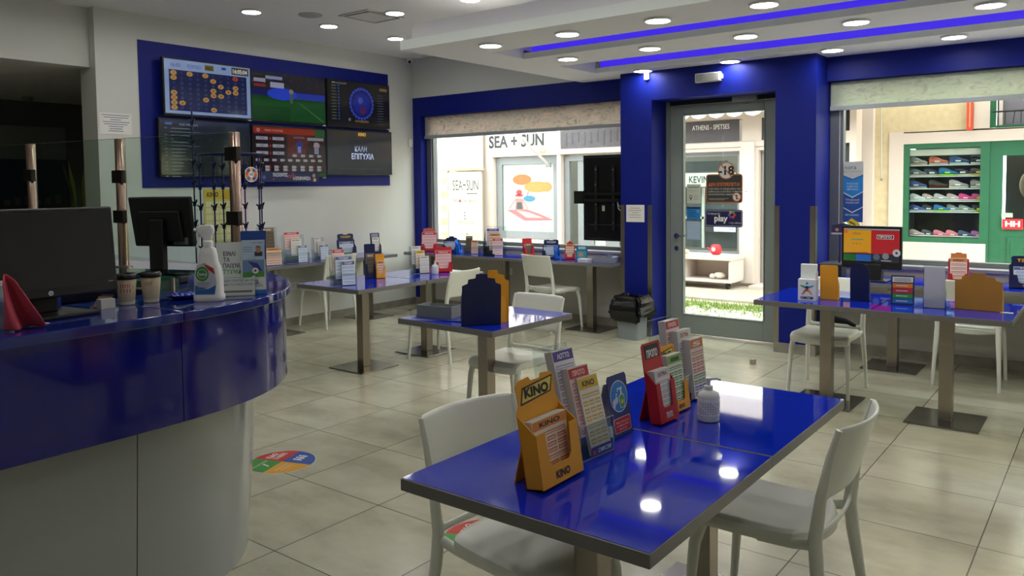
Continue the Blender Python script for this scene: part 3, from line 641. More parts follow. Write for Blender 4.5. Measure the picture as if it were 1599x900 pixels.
# ---------------------------------------------------------------- ceiling fixtures
LAMP = bpy.data.materials.new('lamp_diffuser'); LAMP.use_nodes = True
b = LAMP.node_tree.nodes['Principled BSDF']; b.inputs['Base Color'].default_value = (.8, .8, .8, 1); b.inputs['Emission Color'].default_value = (1, .99, .955, 1); b.inputs['Emission Strength'].default_value = LAMP_STRENGTH
def downlight(label, group, r=.085):
    t = thing('ceiling_light', label, 'ceiling light', group=group)
    M().lathe([(r+.014, 0), (r+.015, -.014), (r+.006, -.018), (r, -.016), (r, 0)], WHITEP, n=32).build('rim', t)
    M().lathe([(r, -.0005), (r, -.0025), (r*.5, -.003), (.001, -.003)], LAMP, n=32).build('diffuser', t)
    return t
dl = None
def put_light(x, y, z, label, group):
    global dl
    if dl is None: dl = downlight(label, group); o = dl
    else: o = copy_tree(dl); o['label'] = label; o['group'] = group
    o.location = (x, y, z)
G1 = 'round downlights in the flat ceiling'; G2 = 'round downlights in the stepped soffit'
ordn = ('leftmost', 'second from the left', 'third from the left', 'fourth from the left', 'fifth from the left')
put_light(-6.585, 4.534, ZC, 'round ceiling downlight above the blue screen panel, leftmost bright one in the flat ceiling', G1)
put_light(-6.565, 5.446, ZC, 'round ceiling downlight just right of the round grey ceiling speaker', G1)
put_light(-6.55, 6.383, ZC, 'round ceiling downlight in the flat ceiling, closest to the room corner', G1)
put_light(-5.60, 5.457, ZC, 'round ceiling downlight beside the square air vent', G1)
put_light(-4.68, 5.50, ZC, 'round ceiling downlight at the top edge just above the stepped soffit', G1)
put_light(-6.59, 3.60, ZC, 'round ceiling downlight cut by the top edge above the blue panel', G1)
put_light(-5.60, 4.53, ZC, 'round ceiling downlight cut by the top edge, left of the air vent', G1)
for x, y in ((-4.66, 3.85), (-3.72, 3.85), (-2.78, 3.85), (-1.84, 3.85), (-.9, 3.85), (.04, 3.85), (-6.6, 2.6), (-1.4, 1.4), (.7, 2.0), (-3.72, 2.9), (-2.78, 2.9), (-1.84, 2.6), (-2.6, .9), (-4.2, -.6), (.6, -1.2), (-4.4, 1.9), (-2.2, -1.4)): put_light(x, y, ZC, 'unseen round downlight added as fill light in the flat ceiling', 'unseen downlights added as fill light')  # unseen downlights, added to brighten the ceiling, fascia and counter
for rn, y, xs in (('row nearest the camera', 5.04, (-4.08, -3.333, -2.58, -1.831, -1.08)), ('middle row', 6.03, (-3.985, -3.161, -2.335, -1.526, -.70)), ('row nearest the entrance', 7.165, (-3.836, -2.924, -2.003, -1.077, -.15))):
    for i, x in enumerate(xs): put_light(x, y, 2.72, 'soffit downlight, %s in the %s' % (ordn[i], rn), G2)
for y in (5.04, 6.03, 7.165): put_light(1.1, y, 2.72, 'soffit downlight beyond the right edge of the photograph', 'downlights beyond the right edge')
w = M(); w.lathe([(.115, 0), (.115, -.008), (.10, -.012), (.001, -.012)], pbr('speaker_grille', '#b5b3ae', .6)); [w.ring(Fr((0, 0, -.0125), (1, 0, 0), (0, -1, 0)), 0, 0, r, r+.003, 0, pbr('grille_dark', '#8f8d88', .6)) for r in (.03, .05, .07, .09)]
o = w.build('ceiling_speaker'); o.location = (-6.301, 5.001, ZC); tag(o, 'round grey ceiling speaker between two downlights', 'speaker')
t = thing('air_vent', 'square ceiling air vent with a dark slotted outline', 'vent', (-5.9, 5.43, ZC))
V1 = pbr('vent_white', '#cfcdc8', .6); V2 = pbr('vent_dark', '#55534f', .7)
w = M()
for a in ((-.21, .21, -.24, -.215), (-.21, .21, .215, .24), (-.21, -.185, -.215, .215), (.185, .21, -.215, .215)): w.box(a[0], a[1], a[2], a[3], -.012, 0, V1)
w.build('frame', t); M().box(-.185, .185, -.215, .215, -.004, 0, V2).build('slot', t); M().box(-.155, .155, -.185, .185, -.014, -.004, V1).build('centre_plate', t, bevel=.004)
w = M(); w.box(-.12, .12, -.1, .1, -.012, 0, V2); o = w.build('ceiling_hatch'); p = at(808, 1, ZC); o.location = (-4.35, 5.35, ZC); tag(o, 'small dark grille cut by the top edge right of the downlights', 'grille')
t = thing('security_camera', 'small white dome security camera in the ceiling corner', 'camera', (-7.44, 7.5, ZC-.03)); t.scale = (.9, .9, .9)
M().lathe([(.04, .03), (.045, 0), (.042, -.03), (.02, -.05)], WHITEP).build('housing', t); M().ball((.03, -.03, -.03), .022, BLACK).build('lens', t)
t = thing('emergency_light', 'rectangular emergency light on the blue wall above the entrance door', 'light', (-3.18, BY, 2.595))
w = M(); w.box(-.13, .13, -.045, 0, -.045, .045, WHITEP); w.build('housing', t, bevel=.008)
w = M(); w.box(-.12, .12, -.05, -.045, -.036, .036, pbr('lens_prism', '#b9bab4', .2))
for i in range(11): w.box(-.108+i*.021, -.100+i*.021, -.053, -.05, -.032, .032, pbr('lens_rib', '#8d8f8b', .3))
w.box(.12, .145, -.04, -.01, -.02, .02, WHITEP); w.build('ribbed_lens', t)
t = thing('motion_sensor', 'small white motion sensor under the soffit left of the emergency light', 'sensor', (-3.845, BY, 2.665)); M().box(-.025, .025, -.035, 0, -.035, .035, WHITEP).build('housing', t, bevel=.01); M().ball((0, -.035, -.005), .014, pbr('sensor_lens', '#cfcfca', .3)).build('lens', t)
t = thing('smoke_detector', 'small smoke detector on the dark back room wall', 'detector', (0, 0, 0)); p = atx(43, 143, -10.6); t.location = (p.x, p.y, 2.69); M().lathe([(.06, .03), (.06, 0), (.04, -.02), (.01, -.03)], ink('#8a8884')).build('housing', t)
w = M(); p = atx(680/4.5+640 if 0 else 645, 200, XL); w.box(XL, XL+.03, 7.50, 7.56, 2.10, 2.20, WHITEP); tag(w.build('wall_sensor', bevel=.005), 'tiny white sensor at the wall corner beside the left window blind', 'sensor')

# ---------------------------------------------------------------- wall notices and sockets
def RF(x, y, z): return Fr((x, y, z), (0, 1, 0), (0, 0, 1))     # a plane on the left wall, facing +X
F = RF(XL+.001, 3.507, 2.098); w = flatcard('wall_notice', 'white printed notice on the wall left of the blue panel', 'notice', F, .30, .20, PAPER)
for i, (a, b_) in enumerate(((.02, .28), (.04, .27), (.10, .2), (.03, .28), (.04, .26), (.08, .22), (.09, .21), (.08, .22))): w.slab(F, a, b_, .175-i*.021, .181-i*.021, .0012, .0016, ink('#5a6c96' if i < 6 else '#55555c'))
w._post()
F = wallF(Vector((-4.095, BY-.001, 1.182)), 0); w = flatcard('wall_notice', 'small white notice on the blue pillar left of the door', 'notice', F, .212, .178, PAPER)
for i, (a, b_) in enumerate(((.05, .16), (.03, .18), (.07, .14), (.04, .17), (.04, .17))): w.slab(F, a, b_, .142-i*.024, .147-i*.024, .0012, .0016, ink('#8a8884'))
w._post()
def socket(F, label):
    t = M(); t.slab(F, -.04, .04, -.04, .04, 0, .008, WHITEP); o = t.build('wall_socket', bevel=.003); t2 = M()
    t2.ring(F, 0, 0, .018, .022, .0085, ink('#b0aea8'), n=16); t2.disc(F, -.008, 0, .003, .0087, BLACK, n=8); t2.disc(F, .008, 0, .003, .0087, BLACK, n=8)
    q = t2.build('socket_face'); q.parent = o; tag(o, label, 'socket')
p = aty(797, 424, YW); socket(Fr((p.x, YW-.0, p.z), (1, 0, 0), (0, 0, 1)), 'white wall socket under the window counter')
p = aty(917, 440, YW); 
p = atx(458, 447, XL); socket(RF(XL, p.y, p.z), 'white wall socket low on the left wall beside the counter end')

# ---------------------------------------------------------------- screens on the left wall
def tv(y0, y1, z0, z1, label, draw, bright=1.0, tiltx=.0):
    t = thing('wall_screen', label, 'screen', (XL+.07, (y0+y1)/2, z0), PI/2, 'screens on the blue wall panel')
    W, H = y1-y0, z1-z0; F = front((-W/2, 0, 0), tiltx)
    w = M(); w.slab(F, 0, W, 0, H, -.05, 0, BLACK); w.build('case', t, bevel=.004)
    w = M(); w.slab(F, .012, W-.012, .018, H-.012, 0, .002, DARK); G = F.off(.015, .022, .0022); draw(w, G, W-.03, H-.038); w.build('display', t)
    w = M(); w.slab(front((0, 0, H*.5)), -.15, .15, -.1, .1, -.07, -.05, BLACKM); w.build('wall_bracket', t)
    w = M(); w.slab(F, W-.05, W-.01, -.004, .006, -.01, .003, ink('#c9c9c9')); w.build('maker_plate', t)
    return t
def d1(w, G, W, H):
    w.quad(G, 0, W, 0, H, 0, glow('#8196bf', .85)); w.quad(G, .045, W-.045, .03, H-.10, .001, glow('#121c48', .8))
    w.text(G, '16:03', .07, H-.07, .035, .002, glow('#2c3a66'), 'l'); w.text(G, '929762', .24, H-.07, .035, .002, glow('#2c4a86'), 'l')
    w.quad(G, .43, .53, H-.075, H-.02, .0015, glow('#6e6420', .8)); w.text(G, 'KINO', .48, H-.065, .03, .002, glow('#16140a'), wid=.08, bold=.03)
    w.quad(G, .62, .67, H-.05, H-.025, .0015, glow('#2c3a66')); w.quad(G, W-.22, W-.02, H-.085, H-.012, .0015, glow('#34323c', .9)); w.text(G, '16:05:04', W-.12, H-.07, .042, .002, glow('#c8c0a8'), wid=.17, bold=.03)
    hit = {1, 3, 5, 11, 9, 16, 27, 29, 36, 38, 39, 41, 46, 47, 51, 55, 61, 62, 71, 76}
    cw, chh = (W-.1)/10, (H-.14)/8
    for n in range(80):
        x = .05+cw*(n % 10+.5); y = H-.105-chh*(n//10+.5)
        on = (n+1) in hit
        if on: w.disc(G, x, y, .034, .0015, glow('#b98c4a' if n != 8 else '#a8402a', .75), ry=.024, n=20)
        w.text(G, str(n+1), x, y-.010, .02, .002, glow('#2a2018' if on else '#4a5c94', .7), bold=.02)
def d2(w, G, W, H):
    w.quad(G, 0, W, 0, H, 0, glow('#0c4f1c', .5)); w.quad(G, 0, W, H*.52, H*.72, .001, glow('#141a5c', .7)); w.quad(G, 0, W, H*.66, H, .0012, glow('#26242e', .6))
    w.disc(G, W*.40, H*.58, W*.20, .0018, glow('#2340c8', .8), ry=H*.13); w.quad(G, W*.42, W, H*.50, H*.64, .0016, glow('#2334a0', .8)); w.quad(G, 0, W, H*.30, H*.42, .0013, glow('#106024', .5))
    w.poly(G, [(W*.5, 0), (W, 0), (W, H*.45), (W*.5, H*.45)], .0014, glow('#1a5a26', .5)); w.poly(G, [(W*.62, H*.42), (W*.64, H*.42), (W*.98, H*.04), (W*.95, H*.04)], .0019, glow('#4c8a4c', .5))
    r = random.Random(4)
    for i in range(110): x, y = r.random()*W*.98, H*(.70+r.random()*.27); w.quad(G, x, x+.012, y, y+.012, .0016, glow(r.choice(('#5a5048', '#3a3a48', '#6a5a50', '#2a2830')), .6))
    w.quad(G, .03, .18, H-.10, H-.06, .002, glow('#9a98a8', .7)); w.quad(G, .03, .18, H-.15, H-.12, .002, glow('#8c2a34', .7)); w.quad(G, .18, .40, H-.06, H-.025, .0021, glow('#8a90b8', .7)); w.quad(G, .24, .42, H-.15, H-.09, .0022, glow('#a0a4c0', .7))
    w.disc(G, W*.52, H*.65, .03, .0024, glow('#8c8c80', .6), n=10); w.poly(G, [(W*.50, H*.40), (W*.54, H*.40), (W*.545, H*.62), (W*.50, H*.62)], .0024, glow('#55605c', .6))
def d3(w, G, W, H):
    w.quad(G, 0, W, 0, H, 0, glow('#141318', .8)); cx, cy = W*.53, H*.52
    w.disc(G, cx, cy, .20, .001, glow('#15206c', .7)); w.ring(G, cx, cy, .17, .185, .0016, glow('#3848b8', .7)); w.disc(G, cx, cy, .13, .0015, glow('#1c2890', .7)); w.disc(G, cx+.02, cy-.08, .05, .002, glow('#5c2450', .6)); w.disc(G, cx-.02, cy+.04, .04, .002, glow('#4a58b0', .6))
    for i in range(24): a = i*PI/12; w.disc(G, cx+.19*math.cos(a), cy+.19*math.sin(a), .008, .002, glow('#5a6cd0', .7), n=8)
    for i in range(12):
        w.quad(G, .05, .12, H*.88-i*.036, H*.88-i*.036+.012, .001, glow('#5c6450', .6)); w.quad(G, .15, .17, H*.88-i*.036, H*.88-i*.036+.018, .001, glow('#2c5c9c', .7)); w.quad(G, W*.80, W*.90, H*.75-i*.032, H*.75-i*.032+.005, .001, glow('#6a6a72', .6))
    w.quad(G, W-.16, W-.03, H-.07, H-.035, .001, glow('#7a5c34', .7)); w.quad(G, .06, .11, H-.03, H-.015, .001, glow('#8a8a90', .7)); w.text(G, 'POWERSPIN', .20, H-.035, .02, .001, glow('#8a8a98', .7)); w.text(G, 'POWERSPIN', cx, .04, .028, .002, glow('#8a7440', .7), bold=.02); w.disc(G, W*.33, .07, .02, .001, glow('#7a7a88', .6), n=10)
def d4(w, G, W, H):
    w.quad(G, 0, W, 0, H, 0, glow('#131c22', .8)); w.quad(G, 0, W, H*.93, H, .001, glow('#1c2a44', .7))
    w.text(G, 'FIXED TIME EVENTS', .30, H*.90, .022, .002, glow('#6a7888', 1.5), wid=.2); w.quad(G, .05, .12, H*.91, H*.95, .002, glow('#3a4a88', 1.5))
    r = random.Random(2)
    for i in range(15):
        y = H*.84-i*.034
        if i % 4 == 1: w.quad(G, .10, .42, y, y+.006, .001, glow('#4a5460', 1.5)); continue
        w.quad(G, .04, .07, y, y+.008, .001, glow('#4a5864', 1.5)); w.quad(G, .11, .12+r.random()*.2, y, y+.006, .001, glow('#5a6470', 1.5))
        if i % 2: w.quad(G, .52, .54+r.random()*.1, y, y+.005, .001, glow('#46505c', 1.5)); w.quad(G, .70, .80, y, y+.005, .001, glow('#46505c', 1.5))
    w.poly(G, [(.62, 0), (.76, 0), (.86, H), (.72, H)], .0008, glow('#2e3c40', .5))
def d5(w, G, W, H):
    w.quad(G, 0, W, 0, H, 0, glow('#1c0c10', .8)); w.quad(G, 0, W*.85, H-.07, H, .001, glow('#8c2814', .75)); w.quad(G, W*.85, W, H-.09, H, .0012, glow('#1f5c30', .6)); w.poly(G, [(W*.45, H*.4), (W*.7, H*.4), (W*.8, H), (W*.45, H)], .0009, glow('#5c1c14', .6))
    w.quad(G, 0, W, 0, .03, .0012, glow('#1c4c1c', .6)); w.ring(G, .06, H-.035, .01, .02, .002, glow('#d0a090', .7), n=12); w.text(G, 'ΠΑΜΕ ΣΤΟΙΧΗΜΑ', .26, H-.045, .02, .002, glow('#d0b0a0', .7))
    for i in range(3):
        y = H-.14-i*.08
        for x in (.03, .24): w.quad(G, x, x+.15, y, y+.035, .0015, glow('#9c9ca8', .7)); w.text(G, ('PAOK', 'ARIS', 'OFI')[i], x+.075, y+.009, .018, .002, glow('#2a2a38'))
        w.quad(G, .20, .22, y, y+.03, .0015, glow('#a02c24', .7))
    w.text(G, 'BARCELONA', W*.62, H-.11, .018, .002, glow('#8890b8', .7)); w.quad(G, W*.74, W*.98, H-.13, H-.095, .0015, glow('#8c9098', .7))
    for x, c in ((W*.62, '#34449c'), (W*.87, '#a89494')): w.poly(G, [(x-.03, H-.28), (x+.03, H-.28), (x+.03, H-.15), (x+.045, H-.17), (x+.05, H-.2), (x, H-.14), (x-.045, H-.2), (x-.03, H-.15)], .0016, glow(c, .7)); w.quad(G, x-.02, x+.02, H-.27, H-.2, .002, glow('#7a80b0', .7))
    for k, (y, n) in enumerate(((H*.40, 4), (H*.30, 9), (H*.16, 8), (H*.10, 8))):
        for i in range(n):
            x = (W*.52+i*.115 if n == 4 else .02+i*(W/(n+.2))); w.quad(G, x, x+.055, y, y+.028, .0015, glow('#a4a0a8', .7)); w.quad(G, x+.06, x+.072, y+.005, y+.022, .0015, glow('#a0382c', .7))
def d6(w, G, W, H):
    w.quad(G, 0, W, 0, H, 0, glow('#2a2c33', .8)); w.poly(G, [(W*.3, 0), (W, 0), (W, H*.45), (W*.55, H*.3)], .0008, glow('#33343a', .7)); w.poly(G, [(W*.1, H), (W*.35, H), (W*.3, H*.6), (W*.05, H*.85)], .0008, glow('#34342e', .7))
    w.quad(G, W*.43, W*.62, H*.84, H*.98, .0012, glow('#3c3010', .8)); w.text(G, 'KINO', W*.525, H*.89, .04, .002, glow('#c89c48', 1.8), wid=.12, bold=.02)
    w.text(G, 'ΚΑΛΗ', W*.5, H*.52, .062, .002, glow('#8c96b6', 1.8), wid=.19); w.text(G, 'ΕΠΙΤΥΧΙΑ', W*.53, H*.34, .065, .002, glow('#9ca6c6', 1.8), wid=.36, bold=.025)
    w.text(G, 'ΤΟ ΑΠΟΤΕΛΕΣΜΑ ΤΗΣ ΚΛΗΡΩΣΗΣ ΘΑ ΕΜΦΑΝΙΣΤΕΙ', W*.5, .05, .012, .002, glow('#5c6070', .8), wid=.7)
t = tv(4.075, 5.06, 2.30, 2.866, 'wall screen with gold circled draw numbers, top left of six', d1); t.location.x += .04
tv(5.07, 6.09, 2.30, 2.848, 'wall screen showing a football pitch and crowd, top middle of six', d2)
tv(6.11, 7.115, 2.305, 2.862, 'wall screen showing a round blue dial on black, top right of six', d3)
tv(4.035, 5.06, 1.70, 2.278, 'dark wall screen with faint rows of text, bottom left of six', d4)
tv(5.08, 6.075, 1.69, 2.262, 'wall screen with a red and dark betting table, bottom middle of six', d5)
tv(6.085, 7.14, 1.722, 2.275, 'dark grey wall screen wishing good luck in Greek, bottom right of six', d6)
F = RF(XL+.03, 5.13, 1.64); F = Fr((XL+.105, 5.07, 1.645), (0, 1, 0), (0, 0, 1))
w = flatcard('hanging_banner', 'navy promotional strip hanging under the betting table screen', 'banner', F, .86, .115, ink('#1a2450'), thick=.004)
w.text(F, 'ΠΑΣΧΟΝΤΕΣ', .33, .06, .035, .0045, ink('#d8d8e0'), wid=.19, bold=.03); w.text(F, 'ΠΕΜΠΤΗ', .47, .045, .03, .0045, ink('#a8483c'), wid=.13, bold=.03); w.text(F, 'Η ΕΠΟΡΟΦΕΙΣΑ', .62, .02, .035, .0045, ink('#d8d8e0'), wid=.24, bold=.03)
for a, b_, c in ((.06, .06, '#6a4a80'), (.12, .05, '#4a5aa0'), (.24, .03, '#b05030'), (.5, .09, '#b05030'), (.79, .07, '#a88860'), (.8, .02, '#c8a080')): w.disc(F, a, b_, .022 if a < .2 or a > .7 else .008, .0042, ink(c), n=10)
w._post()
F2 = RF(XL+.12, 5.02, 1.725); w = M(); w.prism(F2, [(.082*math.cos(a*PI/16), .082*math.sin(a*PI/16)) for a in range(32)], 0, .004, ink('#d8cfc8'))
for i in range(10): w.disc(F2, 0, 0, .072, .0046, ink(('#d87c2c', '#3c74b8', '#e8a850', '#2c5890', '#c85838')[i % 5]), n=5, a0=i*PI/5, a1=(i+1)*PI/5)
w.disc(F2, 0, 0, .035, .0052, ink('#e8e0d8')); w.text(F2, 'X5', 0, -.012, .028, .0056, ink('#2c3860'), bold=.03)
tag(w.build('wheel_sign'), 'round multicoloured wheel sign hanging under the wall screens', 'sign')
# payout poster below the panel
F = RF(XL+.004, 4.53, 1.02); w = flatcard('payout_poster', 'yellow payout table poster on the white wall behind the clip rack', 'poster', F, .52, .55, ink('#d8c26a'))
w.slab(F, 0, .41, .45, .55, .0012, .0018, ink('#dcb93c')); w.text(F, 'KINO', .10, .475, .045, .003, ink('#3a3418'), wid=.13, bold=.03); w.disc(F, .28, .49, .05, .0024, ink('#d8a820')); w.slab(F, .34, .40, .45, .55, .0024, .0028, ink('#b84a40'))
w.slab(F, .41, .52, 0, .55, .0012, .002, ink('#d8c8c8'))
for i in range(6):
    for j in range(5): w.slab(F, .02+j*.077, .087+j*.077, .02+i*.07, .075+i*.07, .0012, .0016, ink('#e0d8b0'))
w._post()

# ---------------------------------------------------------------- tables
def table_build(label, W=.79, D=.785, cols=((0, 0),), group='square blue tables', nm='square_table', base=.43, cat='table', top=.75):
    t = thing(nm, label, cat, group=group)
    w = M(); w.box(-W/2, W/2, -D/2, D/2, top-.036, top-.0012, EDGE); w.build('tabletop', t, bevel=.0015)
    w = M(); w.box(-W/2+.002, W/2-.002, -D/2+.005, D/2-.005, top-.0014, top, BLUETOP); w.build('gloss_surface', t)
    for (x, y) in cols:
        M().box(x-.04, x+.04, y-.04, y+.04, .01, top-.036, STEEL).build('column', t, bevel=.004)
        M().box(x-base/2, x+base/2, y-base/2, y+base/2, 0, .01, STEELD).build('base_plate', t, bevel=.003)
        M().box(x-.15, x+.15, y-.15, y+.15, top-.044, top-.036, BLACKM).build('mounting_plate', t)
    return t
t0 = table_build('blue gloss table nearest the camera, with the yellow leaflet dispenser on it')
t0.location = (-1.212, 1.945, 0)
def tbl(x, y, label, rz=0):
    o = copy_tree(t0); o.location = (x, y, 0); o['label'] = label; o.rotation_euler.z = rz; return o
tbl(-1.212, 2.735, 'blue gloss table behind the nearest one, with the sanitizer bottle on it')
tbl(-5.23, 4.64, 'blue gloss table nearest the counter end, with the navy dispenser')
tbl(-5.23, 5.435, 'blue gloss table of the left row with the red leaflet dispenser')
tbl(-3.19, 3.86, 'single blue gloss table in the middle of the room with a grey tray', -.035)
tbl(-1.65, 5.84, 'blue gloss table right of the door, with the starry white leaflet box')
tbl(-.88, 5.80, 'blue gloss table near the right edge, with the wide ochre dispenser')
def desk(x0, x1, y0, y1, cols, label, top=.75):
    cx, cy = (x0+x1)/2, (y0+y1)/2
    t = table_build(label, x1-x0, y1-y0, [(a-cx, b-cy) for a, b in cols], 'long blue wall counters', 'wall_counter', cat='counter', top=top); t.location = (cx, cy, 0)
desk(XL, -6.95, 3.7, 6.74, [(-7.2, 5.16), (-7.22, 6.5)], 'long blue topped counter running along the left wall', .76)
desk(-7.2, BL-.01, 7.09, YW-.03, [(-6.95, 7.32), (-5.75, 7.32), (-4.55, 7.32)], 'long blue topped counter under the left window', .748)
desk(BR+.02, 2.2, 6.98, YW-.03, [(-1.5, 7.22), (.2, 7.22)], 'long blue topped counter under the right window', .735)

# ---------------------------------------------------------------- chairs
def chair_build(label):
    t = thing('plastic_chair', label, 'chair', group='white plastic stacking chairs')
    # seat: dished sheet with a turned-down rim
    nu, nv = 12, 12; w = M(); vs = []
    def sp(u, v):
        x = u*.215*(1-.06*(v+1)/2); y = v*.215 - .005 - .075*u*u*max(0, v)**3
        r = max(abs(u), abs(v)); corner = (abs(u)*abs(v))**3*.02
        x *= 1-corner; y *= 1-corner
        z = .445 + .012*(u*u) + .006*v*v - (.02 if v < -.95 else 0) - .012*max(0, -v-.5)
        return x, y, z
    for j in range(nv+1):
        for i in range(nu+1): vs.append(sp(-1+2*i/nu, -1+2*j/nv))
    fs = [(j*(nu+1)+i, j*(nu+1)+i+1, (j+1)*(nu+1)+i+1, (j+1)*(nu+1)+i) for j in range(nv) for i in range(nu)]
    w.add(vs, fs, CHAIR, True)
    rim = [k for k in range(nu+1)]+[(j+1)*(nu+1)-1 for j in range(1, nv+1)]+[nv*(nu+1)+k for k in range(nu-1, -1, -1)]+[j*(nu+1) for j in range(nv-1, 0, -1)]
    low = [(vs[k][0]*.985, vs[k][1]*.985, vs[k][2]-.045) for k in rim]; b0 = len(w.v); w.v += low; q = w.mat(CHAIR)
    for i in range(len(rim)):
        j = (i+1) % len(rim); w.f.append((rim[j], rim[i], b0+i, b0+j)); w.mi.append(q); w.sm.append(True)
    w.build('seat', t, solid=.012, sub=1)
    # backrest: one curved shell with a slot above the lower rail
    w = M(); NU, NV = 16, 14; idx = {}
    def bp(u, v):          # v in 0..1 from z=.455 to .83
        z = .455+.375*v; hw = .205-.012*math.sin(v*PI)*0+.006*v
        y = .205+.075*v**1.25 + .05*(1-u*u)*(.35+.65*v) 
        z += .012*v*(1-u*u)*0
        return u*hw, y, z
    for j in range(NV+1):
        for i in range(NU+1): idx[i, j] = len(w.v); w.v.append(bp(-1+2*i/NU, j/NV))
    q = w.mat(CHAIR)
    for j in range(NV):
        for i in range(NU):
            v = j/NV
            if 1 <= j <= 4 and 1 <= i < NU-1: continue
            w.f.append((idx[i, j], idx[i+1, j], idx[i+1, j+1], idx[i, j+1])); w.mi.append(q); w.sm.append(True)
    w.build('backrest', t, solid=.014, sub=1)
    for s in (-1, 1):
        w = M(); w.tube([(s*.19, -.175, .425), (s*.200, -.198, .34), (s*.208, -.212, .17), (s*.214, -.225, 0)], [.024, .021, .017, .014], CHAIR, 12, .85); w.build('leg', t)
        w = M(); w.tube([(s*.221, .262, 0), (s*.215, .243, .18), (s*.206, .215, .36), (s*.202, .207, .455), (s*.205, .225, .60), (s*.208, .252, .73), (s*.209, .278, .822)], [.014, .018, .023, .023, .018, .014, .011], CHAIR, 12, .8); w.build('leg', t)
    for s in (-1, 1): M().tube([(s*.20, .205, .44), (s*.192, .13, .425), (s*.19, .02, .42)], .018, CHAIR, 10, .7).build('side_rail', t)
    return t
ch = chair_build('white plastic chair nearest the camera, tucked under the left side of the front table')
ch.location = (-1.49, 2.0, 0); ch.rotation_euler.z = face(-8)
def chair(x, y, deg, label):
    o = copy_tree(ch); o.location = (x, y, 0); o.rotation_euler.z = face(deg); o['label'] = label
chair(-.94, 2.69, 180, 'white plastic chair on the right side of the front blue tables')
chair(-3.16, 4.10, -93, 'white plastic chair on the far side of the single middle table')
chair(-4.93, 5.33, 184, 'white plastic chair between the left table pair and the single middle table')
chair(-4.93, 7.14, 80, 'white plastic chair pushed up to the counter under the left window')
chair(-7.19, 5.84, 180, 'white plastic chair at the left wall counter, behind the left table row')
chair(-1.73, 6.12, -90, 'white plastic chair with a black strap on its seat, right of the door')
chair(-.90, 7.02, 90, 'white plastic chair facing the right window counter near the right edge')
w = M(); w.tube([(-1.84, 6.31, .485), (-1.75, 6.36, .51), (-1.66, 6.37, .495), (-1.58, 6.32, .48)], [.012, .028, .026, .012], pbr('black_fabric', '#121214', .9), 10, .8)
tag(w.build('black_strap'), 'black fabric strap lying on a white chair right of the door', 'strap')
# mystery cube on the floor
p = at(1176, 569, 0); w = M(); w.box(p.x-.022, p.x+.022, p.y-.02, p.y+.02, 0, .045, pbr('stone_block', '#a39a86', .8, var=.2, vscale=40)); tag(w.build('small_block', bevel=.004), 'tiny tan block on the floor in front of the door', 'block')

# ---------------------------------------------------------------- waste bin
t = thing('waste_bin', 'grey plastic waste bin by the blue pillar, left of the door', 'bin', (-3.93, 7.10, 0), -.1)
def rrect(a, b, r, n=5):
    P = []
    for cx, cy, q in ((a-r, b-r, 0), (-a+r, b-r, 1), (-a+r, -b+r, 2), (a-r, -b+r, 3)):
        for k in range(n): P.append((cx+r*math.cos(PI/2*(q+k/(n-1))), cy+r*math.sin(PI/2*(q+k/(n-1)))))
    return P
def loft(w, rings, m, capb=True, capt=False, smooth=True):
    n = len(rings[0]); vs = [p for r in rings for p in r]
    w.add(vs, [(i*n+k, i*n+(k+1) % n, (i+1)*n+(k+1) % n, (i+1)*n+k) for i in range(len(rings)-1) for k in range(n)], m, smooth)
    b_ = len(w.v)-len(vs); q = w.mat(m)
    if capb: w.f.append(tuple(b_+k for k in range(n-1, -1, -1))); w.mi.append(q); w.sm.append(False)
    if capt: w.f.append(tuple(b_+(len(rings)-1)*n+k for k in range(n))); w.mi.append(q); w.sm.append(False)
BIN = pbr('bin_plastic', '#8f979a', .45)
w = M(); loft(w, [[(x, y, z) for x, y in rrect(.125+.03*z, .095+.03*z, .035)] for z in (0, .02, .2, .40)], BIN); w.build('body', t)
BAG = pbr('bin_bag', '#0c0c0d', .28, bump=.9, bscale=22)
r_ = random.Random(5); rings = []
for z, g in ((.205, .03), (.235, .045), (.29, .045), (.34, .04), (.39, .03), (.43, .018), (.445, .0), (.42, -.02), (.30, -.03)):
    ring = []
    for k, (x, y) in enumerate(rrect(.14+g, .11+g, .04, 8)): f_ = 1+r_.uniform(-.10, .11); ring.append((x*f_, y*f_, z+r_.uniform(-.014, .014)+(.03*math.sin(k*.45) if z < .24 else 0)))
    rings.append(ring)
w = M(); loft(w, rings, BAG, capb=False, capt=True, smooth=False); o = w.build('bin_bag', t) 

